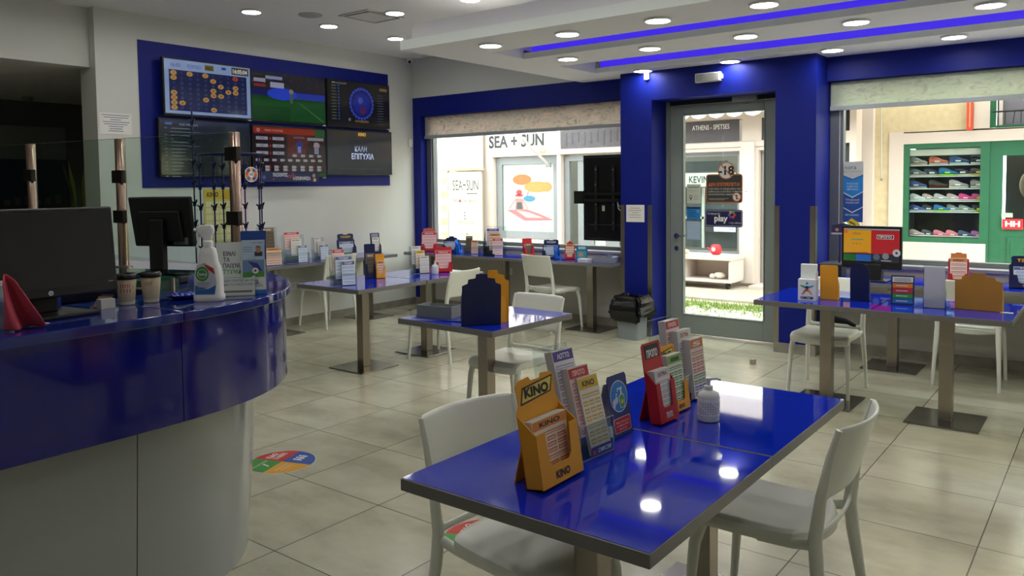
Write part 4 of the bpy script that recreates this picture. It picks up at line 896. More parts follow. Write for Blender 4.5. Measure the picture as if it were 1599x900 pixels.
# ---------------------------------------------------------------- floor decals
def decal(cx, cy, r, ang, label):
    F = flat((cx, cy, .0006), ang); w = M()
    cols = [ink('#b8322c', .35), ink('#3d8f3a', .35), ink('#d79a1e', .35), ink('#274f9e', .35)]
    w.prism(F, [(r*math.cos(a*PI/20), r*math.sin(a*PI/20)) for a in range(40)], -.0005, 0, ink('#d8d4c8'))
    for i, c in enumerate(cols): w.disc(F, 0, 0, r*.985, .0003, c, n=12, a0=PI/2*i, a1=PI/2*(i+1))
    W_ = ink('#e8e4dc')
    w.text(F, 'ΣΤΑΘΕΙΤΕ', r*.40, r*.25, r*.16, .0008, W_, wid=r*.58, bold=.03); w.text(F, 'ΕΔΩ', r*.35, r*.5, r*.16, .0008, W_, bold=.03)
    w.text(F, 'ΑΠΟΣΤΑΣΗ', -r*.42, r*.45, r*.09, .0008, W_); w.poly(F, [(-r*.5, r*.15), (-r*.42, r*.35), (-r*.38, r*.33), (-r*.44, r*.15)], .0008, W_); w.disc(F, -r*.38, r*.38, r*.04, .0009, W_, n=10)
    w.text(F, 'ΠΡΟΣΤΑΤΕΥΟΥΜΕ', -r*.42, -r*.3, r*.08, .0008, W_, wid=r*.6); w.text(F, 'ΤΟΥΣ ΑΛΛΟΥΣ', -r*.42, -r*.45, r*.08, .0008, W_, wid=r*.5)
    for k in range(3): w.disc(F, r*(.28+.16*k), -r*.25, r*.05, .0008, W_, n=10); w.poly(F, [(r*(.24+.16*k), -r*.5), (r*(.32+.16*k), -r*.5), (r*(.33+.16*k), -r*.32), (r*(.23+.16*k), -r*.32)], .0008, W_)
    tag(w.build('floor_sticker'), label, 'sticker')
decal(-3.80, 2.735, .19, math.radians(110), 'round red, green, yellow and blue floor sticker at the end of the service counter')
decal(-2.22, 2.67, .20, math.radians(112), 'round red and green floor sticker seen through the back of the nearest white chair')

# ---------------------------------------------------------------- slips and dispensers
SCH = {   # paper, header, lines, title, title colour
 'orange': ('#ecdcc8', '#e08a3a', '#d8763c', 'KINO', '#2a2018'), 'pink': ('#efe0dc', '#c8464a', '#dc9c98', 'ΠΡΟΠΟ', '#f0e8e4'),
 'red': ('#ecd0cc', '#c8343a', '#d88c88', 'ΠΡΟΤΟ', '#f0dcd8'), 'yellow': ('#ece4d4', '#e0b83c', '#d8b448', 'KINO', '#2a2018'),
 'purple': ('#e6e2ea', '#5c4a9c', '#a8a0c4', 'ΛΟΤΤΟ', '#f0ecf4'), 'blue': ('#dfe6ee', '#5c6c9c', '#8cacd0', 'ΤΖΟΚΕΡ', '#e8ecf4'),
 'white': ('#e8e6e0', '#d8d6d0', '#b8b6b0', 'EXTRA', '#8c2430'), 'multi': ('#e8ddd0', '#dc8038', '#7c9c5c', '5', '#f0e8e0'),
 'photo': ('#6a5c48', '#8c6c50', '#4c4034', 'BINGO', '#e8e0d0'), 'green': ('#e0e4d0', '#8cac50', '#4c9c54', '1', '#2c5c2c')}
def slip(w, F, W, H, sc, c, fine=True):
    pa, hd, ln, ti, tc_ = SCH[sc]
    w.quad(F, 0, W, 0, H, c, ink(pa)); w.quad(F, .002, W-.002, H*.84, H-.003, c+.0003, ink(hd))
    w.text(F, ti, W/2, H*.875, H*.07, c+.0006, ink(tc_), wid=W*.6, bold=.03)
    n = 8 if fine else 5; hh = H*.78/n
    for i in range(n):
        y = .02*H+i*hh
        if sc == 'multi': col = ('#3c6cb0', '#3c6cb0', '#4c9c54', '#4c9c54', '#d86c3c', '#d86c3c', '#dc8038', '#dc8038')[i]
        else: col = ln
        if fine and i % 4 != 3:
            for k in range(3): w.quad(F, W*(.07+.30*k), W*(.32+.30*k), y+hh*.2, y+hh*.85, c+.0003, ink(col)); w.quad(F, W*(.09+.30*k), W*(.30+.30*k), y+hh*.4, y+hh*.6, c+.0005, ink(pa))
        else: w.quad(F, W*.07, W*.93, y+hh*.25, y+hh*.8, c+.0003, ink(col)); w.quad(F, W*.09, W*.91, y+hh*.4, y+hh*.6, c+.0005, ink(pa))
def pad(loc, rz, F, W, H, T, sc, label, fine=True):
    o = thing('slip_pad', label, 'slips', loc, rz)
    w = M(); w.slab(F, 0, W, 0, H, 0, T, ink('#d9d6cc'))
    for i in range(4): w.slab(F, -.0004, W+.0004, 0, H+.0004, T*(.15+.22*i), T*(.15+.22*i)+T*.06, ink('#b9b4a8'))
    w.build('paper_stack', o)
    w = M(); slip(w, F, W, H, sc, T+.0004, fine); w.build('printed_slip', o)
    return o
def dispenser(name, label, loc, ang, W, H, mt, pads=(), topper=0, d=.045, hp=.5, lean=.12, logo=None, logocol='#1c1810', plate=None, fine=True, easel=True, padlab='', arch=False, mt2=None):
    """A card dispenser: tall leaning back board, front pocket with a cut-out, rear easel board."""
    rz = face(ang); t = thing(name, label, 'dispenser', loc, rz); mt2 = mt2 or mt
    F = Fr((-W/2, .0, 0), (1, 0, 0), (0, math.sin(lean), math.cos(lean)))
    w = M(); T = .003
    if arch: P = [(0, 0), (W, 0), (W, H-W/2)]+[(W/2+W/2*math.cos(a*PI/10), H-W/2+W/2*math.sin(a*PI/10)) for a in range(1, 10)]+[(0, H-W/2)]
    elif topper and logo: P = [(0, 0), (W, 0), (W, H*.70), (W*.94, H*.76), (W*.95, H*.95), (W*.88, H*.99), (W*.66, H), (W*.62, H*.96), (W*.40, H*.96), (W*.36, H), (W*.12, H*.99), (W*.05, H*.95), (W*.06, H*.76), (0, H*.70)]
    elif topper: P = [(0, 0), (W, 0), (W, H*.78), (W*.86, H*.82), (W*.84, H*.9), (W*.66, H*.92), (W*.64, H), (W*.36, H), (W*.34, H*.92), (W*.16, H*.9), (W*.14, H*.82), (0, H*.78)]
    else: P = [(0, 0), (W, 0), (W, H*.97), (W*.94, H), (W*.06, H), (0, H*.97)]
    w.prism(F, P, 0, T, mt)
    if plate:
        w.slab(F, W*.12, W*.88, H*.80, H*.97, T, T+.001, ink(plate))
    w.build('back_board', t)
    if logo:
        w = M()
        if logo == 'KINO': w.poly(F, [(W*.10, H*.755), (W*.84, H*.80), (W*.92, H*.955), (W*.18, H*.915)], T+.0006, ink(logocol)); w.poly(F, [(W*.135, H*.775), (W*.81, H*.812), (W*.885, H*.94), (W*.20, H*.90)], T+.001, ink('#e8cf5c'))
        w.text(F, logo, W/2, H*.815, H*.085, T+.0016, ink(logocol), wid=W*.58, bold=.05); w.build('printed_lettering', t)
    hh = H*hp; w = M(); dt = d
    w.prism(F, [(0, 0), (W, 0), (W, hh), (W*.80, hh), (W*.76, hh*.45), (W*.70, hh*.36), (W*.30, hh*.36), (W*.24, hh*.45), (W*.20, hh), (0, hh)], dt, dt+T, mt)
    S = Fr(F.p(0, 0, 0), F.n, F.v)
    for a in (0, W-T): w.prism(Fr(F.p(a, 0, 0), F.n, F.v), [(0, 0), (dt, 0), (dt, hh), (T, hh*1.35)], -T, 0, mt)
    w.slab(F, 0, W, 0, T, 0, dt, mt)
    if logo: w.text(F, logo, W*.5, hh*.10, hh*.13, dt+T+.001, ink(logocol), wid=W*.34, bold=.04)
    w.build('front_pocket', t)
    if easel:
        hb = H*.52; by = hb*math.sin(lean)+.002; w = M(); wd = W*.76
        E = Fr((wd/2, by+hb*.22, 0), (-1, 0, 0), Vector((0, -hb*.22, hb*math.cos(lean)*.98)))
        w.prism(E, [(0, 0), (wd, 0), (wd, hb*.9), (wd*.9, hb*.98), (wd*.1, hb*.98), (0, hb*.9)], -T, 0, mt2); w.build('easel_leg', t)
    x = .008
    for k, (sc, pw, ph, pt) in enumerate(pads):
        z0 = T+.001; off = T+.001+k*(dt-2*T)/max(1, len(pads)); th = min(pt, (dt-2*T)/max(1, len(pads))-.001)
        G = Fr(F.p((W-pw)/2, z0, off), F.u, F.v)
        pad(loc, rz, G, pw, ph, th, sc, '%s slip pad standing in the %s' % (sc, padlab or label), fine)
    return t
def acrylic(name, label, loc, ang, W, H, pads, d=.10, lean=.2, padlab='', logo=None, fine=True, step=None):
    """A clear acrylic dispenser with stepped pockets, the rear pad highest."""
    rz = face(ang); t = thing(name, label, 'dispenser', loc, rz); T = .003; n = max(1, len(pads))
    B = Fr((-W/2, d/2, 0), (1, 0, 0), (0, math.sin(lean)*.6, math.cos(lean)))
    w = M(); w.slab(B, 0, W, 0, H, 0, T, CLEAR); w.slab(B, 0, W, H-.002, H, 0, T, CLEARE); w.build('back_panel', t)
    w = M(); w.box(-W/2, W/2, -d/2, d/2, 0, T, CLEAR); w.box(-W/2, W/2, -d/2-.001, -d/2+.002, 0, T, CLEARE); w.build('base', t)
    Ff = Fr((-W/2, -d/2, 0), (1, 0, 0), (0, 0, 1)); w = M(); fh = H*.34
    w.slab(Ff, 0, W, 0, fh, -T, 0, CLEAR); w.slab(Ff, 0, W, fh-.0015, fh, -T, 0, CLEARE); w.slab(Ff, 0, .0015, 0, fh, -T, 0, CLEARE); w.slab(Ff, W-.0015, W, 0, fh, -T, 0, CLEARE); w.build('front_panel', t)
    for s in (-W/2, W/2-T):
        w = M(); sd = Fr((s+T, 0, 0), (0, 1, 0), (0, 0, 1)); w.prism(sd, [(-d/2, 0), (d/2, 0), (d/2+.6*math.sin(lean)*H*.5, H*.5), (-d/2, fh)], -T, 0, CLEAR); w.build('side_panel', t)
    if logo:
        w = M(); w.slab(Ff, W*.30, W*.97, .006, fh*.30, .0005, .001, ink('#2c3f8c')); w.text(Ff, logo, W*.70, .012, fh*.15, .0014, ink('#c8d0e8'), wid=W*.40, bold=.02); w.disc(Ff, W*.39, fh*.15, .007, .0015, ink('#c8463c'), n=10); w.build('name_label', t)
    for k, (sc, pw, ph, pt) in enumerate(pads):      # k=0 rear
        y = d/2-.008-(k+1)*(d-.016)/n; z = .004+(n-1-k)*(step or H*.16)
        dx = (W-pw)*(.15+.7*k/max(1, n-1)) if n > 1 else (W-pw)/2
        sl = math.sin(lean)
        G = Fr((-W/2+dx, y+.004, z), (1, 0, 0), (0, sl, math.cos(lean)))
        pad(loc, rz, G, pw, ph, min(pt, (d-.02)/n-.004), sc, '%s slip pad, %s, in the %s' % (sc, ('rear one', 'second one', 'front one', 'foremost one')[k if n > 1 else 0] if n > 1 else 'only one', padlab or label), fine)
        if 0 < k:
            w = M(); w.slab(Fr((-W/2+T, y+.004+(d-.016)/n-.003, 0), (1, 0, 0), (0, 0, 1)), 0, W-2*T, 0, z+H*.22, -.002, 0, CLEAR); w.build('divider', t)
    return t
Z = .7505
# front tables
dispenser('leaflet_dispenser', 'yellow card leaflet dispenser on the nearest blue table', (-1.262, 1.79, Z), 0, .20, .295, CARDY, [('orange', .165, .175, .03)], topper=1, d=.055, hp=.5, lean=.16, logo='KINO', padlab='yellow card dispenser on the nearest table')
acrylic('clear_dispenser', 'clear acrylic stepped dispenser with three pads, behind the yellow dispenser', (-1.315, 2.04, Z), -5, .17, .32, [('purple', .10, .21, .03), ('red', .10, .21, .03), ('yellow', .10, .235, .012)], d=.14, lean=.26, padlab='clear dispenser behind the yellow one', logo='οπαπ')
t = thing('hand_gel_sign', 'navy folded card sign showing a hand under a soap dispenser', 'sign', (-1.297, 2.26, Z), face(-2))
F = front((-.0575, -.012, 0), .16); w = M(); w.prism(F, [(0, 0), (.115, 0), (.115, .19), (.108, .2), (.007, .2), (0, .19)], 0, .003, ink('#2b3a78')); w.build('front_card', t)
w = M(); G = F.off(0, 0, .0034); w.disc(G, .0575, .128, .052, 0, PAPER); w.disc(G, .0575, .128, .049, .0004, ink('#1583cc'))
w.poly(G, [(.058, .088), (.085, .088), (.088, .125), (.078, .135), (.066, .135), (.056, .125)], .0008, PAPER); w.poly(G, [(.060, .090), (.083, .090), (.085, .123), (.077, .131), (.067, .131), (.059, .123)], .001, ink('#2f9a52')); w.disc(G, .072, .108, .008, .0013, ink('#d8c23c'), n=8)
w.quad(G, .068, .076, .135, .150, .0008, PAPER); w.quad(G, .050, .080, .150, .155, .0008, PAPER); w.quad(G, .050, .054, .143, .151, .0008, PAPER); w.disc(G, .043, .136, .004, .0008, PAPER, n=8); w.disc(G, .039, .128, .003, .0008, PAPER, n=8)
for i in range(4): w.poly(G, [(.024, .100+i*.006), (.050, .112+i*.004), (.050, .115+i*.004), (.024, .104+i*.006)], .0008, PAPER)
w.poly(G, [(.018, .092), (.028, .095), (.028, .122), (.018, .118)], .0008, PAPER)
P = [(.012, .012), (.103, .012), (.107, .016), (.107, .056), (.103, .06), (.012, .06), (.008, .056), (.008, .016)]; w.poly(G, P, .0003, PAPER); w.poly(G, [(x*.96+.0023, y*.93+.0025) for x, y in P], .0006, ink('#c9222e'))
for i, s_ in enumerate(('Μπορείς να κάνεις χρήση', 'του απολυμαντικού', 'πριν και μετά')): w.text(G, s_, .0575, .042-i*.011, .007, .0009, PAPER, wid=.075 if i < 2 else .045)
w.build('printed_face', t); F = front((-.0575, .001, 0)); w = M(); w.slab(Fr((.05, .075, 0), (-1, 0, 0), Vector((0, -.045, .19))), 0, .10, 0, .175, -.002, 0, ink('#c8c4bc')); w.slab(flat((-.05, -.005, .0)), 0, .1, 0, .08, 0, .002, ink('#d8d4cc')); w.build('folded_back', t)
dispenser('leaflet_dispenser', 'red card leaflet dispenser on the far front table', (-1.262, 2.475, Z), -3, .125, .275, CARDR, [('white', .10, .175, .03)], d=.04, hp=.5, lean=.15, padlab='red card dispenser on the far front table', plate='#1c1a1a', logo='ΠΡΟΠΟ', logocol='#e8dcd8')
dispenser('leaflet_dispenser', 'yellow and green card dispenser just behind the red one', (-1.285, 2.62, Z), -3, .12, .235, CARDY, [('green', .10, .20, .03)], d=.04, hp=.42, lean=.14, logo='KINO', padlab='yellow dispenser just behind the red one', mt2=CARDY)
acrylic('clear_dispenser', 'clear acrylic dispenser with orange spiral pads beside the gel bottle', (-1.345, 2.80, Z), -4, .18, .30, [('pink', .10, .20, .03), ('white', .10, .21, .03), ('multi', .10, .225, .03)], d=.13, lean=.12, padlab='clear dispenser beside the gel bottle', logo='οπαπ')
def pump(loc, s, label, rz=0):
    t = thing('sanitizer_bottle', label, 'bottle', loc, rz)
    M().lathe([(.02*s, 0), (.036*s, .002*s), (.038*s, .01*s), (.038*s, .085*s), (.034*s, .098*s), (.018*s, .106*s), (.014*s, .108*s)], frosty('milky_bottle', '#dfe2e0', .93)).build('body', t)
    M().lathe([(.0384*s, .022*s), (.0384*s, .08*s)], ink('#eeeeea')).build('label', t)
    w = M()
    for i in range(7):
        for a in range(-6, 7, 1):
            if (a+i) % 7 == 0: continue
            A_ = math.radians(a*13-90+math.degrees(-rz)*0); w.add([(.0388*s*math.cos(A_+q), .0388*s*math.sin(A_+q), (.03+.006*i+zz)*s) for q, zz in ((-.08, 0), (.08, 0), (.08, .002), (-.08, .002))], [(0, 1, 2, 3)], ink('#8c8c9c' if i else '#b8302c'))
    w.build('label_print', t)
    w = M(); w.lathe([(.015*s, .105*s), (.015*s, .122*s), (.007*s, .124*s), (.007*s, .14*s), (.011*s, .141*s), (.011*s, .15*s), (.002*s, .152*s)], WHITEP); w.tube([(0, 0, .146*s), (.03*s, 0, .147*s), (.042*s, 0, .142*s)], [.006*s, .005*s, .004*s], WHITEP); w.build('pump_head', t)
    return t
pump((-1.125, 2.575, Z), 1.0, 'clear white sanitizer pump bottle on the far front table', .6)

# left pair of tables
acrylic('clear_dispenser', 'clear dispenser with pale pads at the near end of the left table row', (-5.22, 4.42, Z), -28, .20, .30, [('pink', .10, .20, .03), ('blue', .14, .19, .03), ('blue', .11, .20, .02)], d=.14, lean=.12, padlab='near clear dispenser of the left row', fine=False)
dispenser('leaflet_dispenser', 'navy card dispenser with white leaflets on the left table row', (-5.39, 4.88, Z), -30, .10, .31, CARDN, [('photo', .08, .22, .02)], d=.035, hp=.42, padlab='navy dispenser on the left row', fine=False, lean=.05)
dispenser('leaflet_dispenser', 'narrow yellow card dispenser beside the navy one on the left table row', (-5.31, 4.93, Z), -30, .08, .22, CARDY, [('orange', .06, .15, .02)], d=.03, hp=.42, padlab='narrow yellow dispenser on the left row', fine=False)
acrylic('clear_dispenser', 'tall clear dispenser on the far table of the left row', (-5.30, 5.43, Z), -30, .17, .25, [('white', .09, .17, .02), ('yellow', .09, .17, .02), ('white', .09, .16, .02)], d=.13, lean=.12, padlab='tall clear dispenser of the left row', fine=False)
dispenser('leaflet_dispenser', 'red card dispenser on the far table of the left row', (-5.17, 5.62, Z), -42, .17, .24, CARDR, [('red', .15, .20, .02)], d=.04, hp=.38, padlab='red dispenser of the left row', fine=False)
pump((-5.10, 5.43, Z), .85, 'small white pump bottle on the far table of the left row')
# middle table
DB = face(135)
dispenser('leaflet_dispenser', 'navy card dispenser seen from behind on the single middle table', (-2.985, 3.57, Z), 142, .235, .31, CARDN, [('blue', .18, .17, .02)], topper=1, d=.04, hp=.5, lean=.07, padlab='navy dispenser on the middle table', easel=False)
dispenser('leaflet_dispenser', 'ochre card dispenser right behind the navy one on the middle table', (-3.005, 3.70, Z), 142, .20, .32, CARDY, [('orange', .17, .17, .02)], topper=1, d=.04, hp=.5, lean=.07, padlab='ochre dispenser on the middle table')
def tray(loc, rz, W, D, H, label, mt):
    t = thing('card_tray', label, 'tray', loc, rz); T = .004
    M().box(-W/2, W/2, -D/2, D/2, 0, T, mt).build('bottom', t)
    for a in ((-W/2, W/2, -D/2, -D/2+T, H), (-W/2, W/2, D/2-T, D/2, H*.85), (-W/2, -W/2+T, -D/2+T, D/2-T, H), (W/2-T, W/2, -D/2+T, D/2-T, H)):
        M().box(a[0], a[1], a[2], a[3], T, a[4], mt).build('wall', t)
    return t
TRG = pbr('grey_tray', '#7c817e', .5)
tray((-3.40, 3.665, Z+.006), .22, .25, .17, .075, 'grey open tray on papers at the left corner of the middle table', TRG)
w = M(); w.slab(flat((-3.35, 3.66, Z), .35), -.18, .22, -.12, .12, 0, .0025, PAPER); tag(w.build('paper_sheet'), 'white paper under the grey tray on the middle table', 'paper')
w = M(); w.slab(flat((-3.34, 3.67, Z+.003), .28), -.19, .2, -.13, .10, 0, .002, ink('#1a2a80')); tag(w.build('blue_folder'), 'blue folder under the grey tray on the middle table', 'folder')
# right pair of tables
t = thing('clear_dispenser', 'white leaflet box with a starry figure logo, right of the door', 'dispenser', (-1.725, 5.64, Z), face(-82))
w = M(); w.box(-.06, .06, -.05, .05, 0, .15, ink('#e4e6e6')); w.build('body', t, bevel=.002)
w = M(); F = Fr((-.06, -.0505, 0), (1, 0, 0), (0, 0, 1))
cs = ('#2a8ec4', '#1b2f6c', '#3aa35a', '#c4302c', '#e07a24')
w.disc(F, .06, .122, .009, .0006, ink('#2a8ec4'), n=12)
for a0, b0, a1, b1, c_ in ((.06, .09, .02, .105, '#2f9a6c'), (.06, .09, .10, .105, '#2fa0b8'), (.055, .08, .03, .045, '#d8662c'), (.065, .08, .092, .045, '#e8902c')):
    for k in range(4): w.disc(F, a0+(a1-a0)*(k+1)/4, b0+(b1-b0)*(k+1)/4, .0085-.0012*k, .0006, ink(c_), n=12)
w.disc(F, .06, .093, .011, .0007, ink('#1b2f6c'), n=12); w.disc(F, .06, .076, .009, .0007, ink('#b8242c'), n=12); w.text(F, 'οπαπ', .06, .012, .022, .0006, ink('#3c3c44'), wid=.085, bold=.03); w.build('logo', t)
w = M(); w.box(-.05, .055, .0, .045, .15, .25, ink('#dfe3e2')); w.slab(Fr((.056, -.05, 0), (0, 1, 0), (0, 0, 1)), 0, .1, .0, .2, 0, .002, ink('#e9e2da')); w.build('rear_sleeve', t)
dispenser('leaflet_dispenser', 'yellow card dispenser seen from behind, right of the starry white box', (-1.605, 5.72, Z), 92, .12, .245, CARDY, [('yellow', .10, .16, .02)], topper=0, d=.04, hp=.45, lean=.05, padlab='yellow dispenser right of the starry box', fine=False, easel=False)
dispenser('leaflet_dispenser', 'dark navy arched card dispenser seen from behind on the right hand tables', (-1.415, 5.77, Z), 92, .125, .265, CARDN, [('blue', .10, .15, .02)], arch=True, d=.04, hp=.45, lean=.05, padlab='navy arched dispenser', fine=False, easel=False)
t = thing('price_sign', 'small easel sign with orange, red, green and blue bands on the right hand tables', 'sign', (-1.14, 5.75, Z), face(-78))
F = front((-.07, 0, 0), .14); w = M(); w.slab(F, 0, .14, 0, .195, 0, .004, ink('#1c2850')); w.build('board', t)
w = M(); w.quad(F, .008, .132, .15, .186, .0046, ink('#d8d8d4'))
for i in range(3): w.quad(F, .02, .12, .157+i*.008, .160+i*.008, .005, ink('#5a5a60'))
for i, c_ in enumerate(('#1f6cb4', '#2c9440', '#c4263a', '#e07c28')): w.quad(F, .01, .13, .010+i*.034, .040+i*.034, .0046, ink(c_)); w.quad(F, .03, .10, .022+i*.034, .027+i*.034, .005, ink('#e0d8d0'))
w.build('printed_face', t); w = M(); w.slab(Fr((.06, .075, 0), (-1, 0, 0), Vector((0, -.05, .18))), 0, .12, 0, .16, -.003, 0, ink('#b8b4b4')); w.build('easel_leg', t)
t = acrylic('clear_dispenser', 'tall clear acrylic dispenser seen from behind on the right hand tables', (-.945, 5.735, Z), 95, .13, .29, [('pink', .09, .09, .02)], d=.10, lean=.1, padlab='tall clear dispenser of the right hand tables', fine=False)
w = M(); w.box(-.06, .06, -.001, .002, .004, .27, MILKY); o = w.build('frosted_panel', t); o.location = (0, .035, 0)
dispenser('leaflet_dispenser', 'wide ochre card dispenser seen from behind on the right hand tables', (-.70, 5.745, Z), 87, .265, .24, CARDYD, [('white', .21, .14, .02)], topper=1, d=.045, hp=.5, lean=.04, padlab='wide ochre dispenser', fine=False, easel=False)
w = M(); w.slab(flat((-.545, 5.74, Z)), -.035, .035, -.015, .015, 0, .002, PAPER); tag(w.build('paper_slip'), 'small white paper slip beside the wide ochre dispenser', 'paper')

# left wall counter
ZL = .7605
acrylic('clear_dispenser', 'clear dispenser with a photo leaflet and an orange pad by the left wall', (-7.13, 5.05, ZL), -15, .22, .40, [('photo', .15, .22, .02), ('orange', .17, .18, .02)], d=.13, lean=.10, fine=False, step=.17, padlab='first dispenser on the left wall counter')
acrylic('clear_dispenser', 'clear dispenser with pink and blue pads, second on the left wall counter', (-7.13, 5.38, ZL), -15, .26, .30, [('red', .17, .18, .02), ('white', .12, .18, .02), ('blue', .10, .185, .02)], d=.13, lean=.10, fine=False, step=.075, padlab='second dispenser on the left wall counter')
w = M(); F = front((-.04, 0, 0), .08); w.slab(F, 0, .09, 0, .18, 0, .02, PAPER); w.slab(F, .02, .07, .04, .12, .02, .021, ink('#c86c70')); o = w.build('brochure_stack'); o.location = (-7.05, 4.80, ZL); o.rotation_euler.z = face(-15); tag(o, 'short white brochure stack at the near end of the left wall counter', 'brochures')
acrylic('clear_dispenser', 'narrow clear dispenser with blue slips in the middle of the left wall counter', (-7.16, 5.74, ZL), -15, .15, .25, [('white', .08, .17, .02), ('white', .08, .16, .02), ('blue', .09, .17, .02)], d=.13, lean=.10, fine=False, padlab='narrow clear dispenser by the left wall')
dispenser('leaflet_dispenser', 'blue scalloped card dispenser with white slips on the left wall counter', (-7.22, 6.17, ZL), -20, .22, .27, CARDN, [('blue', .17, .17, .02)], arch=False, topper=1, d=.05, hp=.4, padlab='blue scalloped dispenser on the left wall counter', logo='ΤΖΟΚΕΡ', logocol='#d8b860', fine=False)
dispenser('leaflet_dispenser', 'navy white-topped card dispenser at the far end of the left wall counter', (-7.14, 6.56, ZL), -20, .12, .26, CARDN, [('white', .09, .2, .02)], d=.04, hp=.4, padlab='navy white-topped dispenser by the left wall', plate='#8a94ac', fine=False)
# window counter
ZW = .7485
dispenser('leaflet_dispenser', 'red scalloped dispenser with pink slips in the corner of the window counter', (-6.98, 7.33, ZW), -52, .20, .30, CARDR, [('red', .18, .24, .02)], topper=1, d=.045, hp=.3, padlab='red scalloped dispenser in the corner', plate='#b85c58', fine=False)
dispenser('leaflet_dispenser', 'blue card dispenser with dark scalloped top, left on the window counter', (-6.63, 7.36, ZW), -62, .20, .20, CARDN, [('blue', .17, .13, .02)], topper=1, d=.05, hp=.4, padlab='dark topped dispenser on the window counter', fine=False)
dispenser('leaflet_dispenser', 'bright blue narrow card dispenser, left on the window counter', (-6.47, 7.30, ZW), 20, .10, .17, CARDB, (), d=.04, hp=.6)
acrylic('clear_dispenser', 'clear dispenser with brown pads on the window counter', (-6.26, 7.33, ZW), -60, .19, .25, [('photo', .08, .17, .02), ('orange', .08, .16, .02)], d=.12, lean=.14, fine=False, padlab='clear dispenser on the window counter')
t = acrylic('clear_dispenser', 'large stepped clear dispenser with blue and pink leaflets on the window counter', (-5.90, 7.33, ZW), -60, .24, .34, [('purple', .15, .20, .02), ('orange', .13, .20, .02), ('pink', .12, .20, .02)], d=.18, lean=.12, fine=False, padlab='large stepped dispenser on the window counter')
w = M(); w.box(-.005, .0, -.10, .09, .003, .17, BLACK); w.box(-.005, .13, -.10, -.09, .003, .02, BLACK)
for i in range(4): w.box(-.004, -.001, -.06+i*.035, -.035+i*.035, .15, .20+i*.035, ink('#8a7c84'))
o = w.build('black_side_panel', t); o.location = (-.125, 0, 0)
dispenser('leaflet_dispenser', 'red narrow card dispenser in the middle of the window counter', (-5.40, 7.31, ZW), -20, .13, .215, CARDR, [('photo', .09, .15, .02)], d=.04, hp=.5, padlab='red narrow dispenser on the window counter', fine=False)
dispenser('leaflet_dispenser', 'blue scalloped card dispenser with white slips on the window counter', (-5.10, 7.34, ZW), -65, .19, .21, CARDN, [('blue', .16, .14, .02)], topper=1, d=.05, hp=.4, padlab='blue scalloped dispenser on the window counter', logo='ΤΖΟΚΕΡ', logocol='#c8d4e8', fine=False)
dispenser('leaflet_dispenser', 'bright blue card dispenser right of the scalloped one on the window counter', (-4.98, 7.28, ZW), 0, .08, .15, CARDB, (), d=.03, hp=.6)
dispenser('leaflet_dispenser', 'red and orange card dispenser near the hanging black screen', (-4.85, 7.35, ZW), -60, .11, .20, CARDR, [('orange', .09, .16, .02)], d=.04, hp=.3, topper=1, padlab='red and orange dispenser near the black screen', fine=False)
w = M(); F = front((-.06, 0, 0), .12); w.slab(F, 0, .12, 0, .16, 0, .015, ink('#1f6c8c')); w.quad(F, .01, .11, .02, .10, .0155, ink('#2f9ab0')); w.quad(F, .02, .10, .12, .15, .0156, ink('#a8c8d0')); w.disc(F, .05, .06, .025, .0162, ink('#c8884c'), n=10); w.slab(Fr((.05, .06, 0), (-1, 0, 0), Vector((0, -.04, .14))), 0, .1, 0, .13, -.003, 0, ink('#c8ccd0'))
o = w.build('leaflet_stand'); o.location = (-4.66, 7.30, ZW); o.rotation_euler.z = face(-62); tag(o, 'teal leaflet stand on the window counter, in front of the hanging black screen', 'leaflet')
tray((-4.33, 7.28, ZW), .05, .24, .18, .055, 'grey open tray at the right end of the window counter', pbr('grey_tray_light', '#868c8e', .5))
w = M()
for i, (a, b_) in enumerate(((-.02, .0), (.04, .03), (.0, .04))): w.slab(Fr((-4.31+a, 7.28+b_, ZW+.03+i*.012), (math.cos(i), math.sin(i), .2), (-math.sin(i), math.cos(i), .3)), -.05, .05, -.03, .03, 0, .004, ink(('#3c5cb0', '#a8b8e0', '#2c3c80')[i]))
tag(w.build('slip_heap'), 'blue and white slips lying in the grey tray on the window counter', 'slips')
w = M(); w.box(-4.62, -4.50, 7.15, 7.25, ZW, ZW+.03, PAPER); w.box(-4.621, -4.499, 7.149, 7.251, ZW+.01, ZW+.013, ink('#a8a8b0')); tag(w.build('paper_block'), 'small white paper block left of the grey tray on the window counter', 'paper')
# black screen hung in the left window
t = thing('window_screen', 'large black screen seen from behind, hanging in the left window beside the pillar', 'screen', (-4.42, 7.46, .955), 0)
w = M(); w.box(-.33, .25, .02, .05, 0, .945, BLACK); w.build('panel', t, bevel=.004)
w = M(); w.box(-.31, .24, -.0, .02, .03, .92, pbr('screen_back', '#101112', .3, spec=.3)); w.build('rear_cover', t, bevel=.01)
w = M(); w.box(-.36, .27, -.03, -.005, .50, .53, BLACK); w.box(-.36, .27, -.03, -.005, .43, .46, BLACK); w.box(-.42, -.30, -.035, -.01, .41, .55, BLACK); w.build('wall_bracket', t)
w = M()
for x in (-.16, .06): w.box(x, x+.03, -.02, 0, .12, .82, BLACKM)
for x in (-.15, .07):
    for z in (.2, .4, .62, .78): w.tube([(x+.005, -.028, z), (x+.005, -.018, z)], .008, STEEL)
w.box(-.24, .20, -.012, 0, .17, .185, BLACKM); w.build('mount_rails', t)
w = M(); w.tube([(.13, -.02, .42), (.15, -.04, .36), (.20, -.05, .32), (.26, -.04, .31)], .006, ink('#b8b8b8')); w.tube([(.12, -.02, .44), (.17, -.05, .38), (.26, -.04, .37)], .005, ink('#98989c')); w.build('cable', t)
w = M(); w.box(-.07, -.04, -.012, 0, .33, .39, ink('#b8b4a8')); w.box(.17, .21, -.012, 0, .135, .15, PAPER); w.build('rating_label', t)
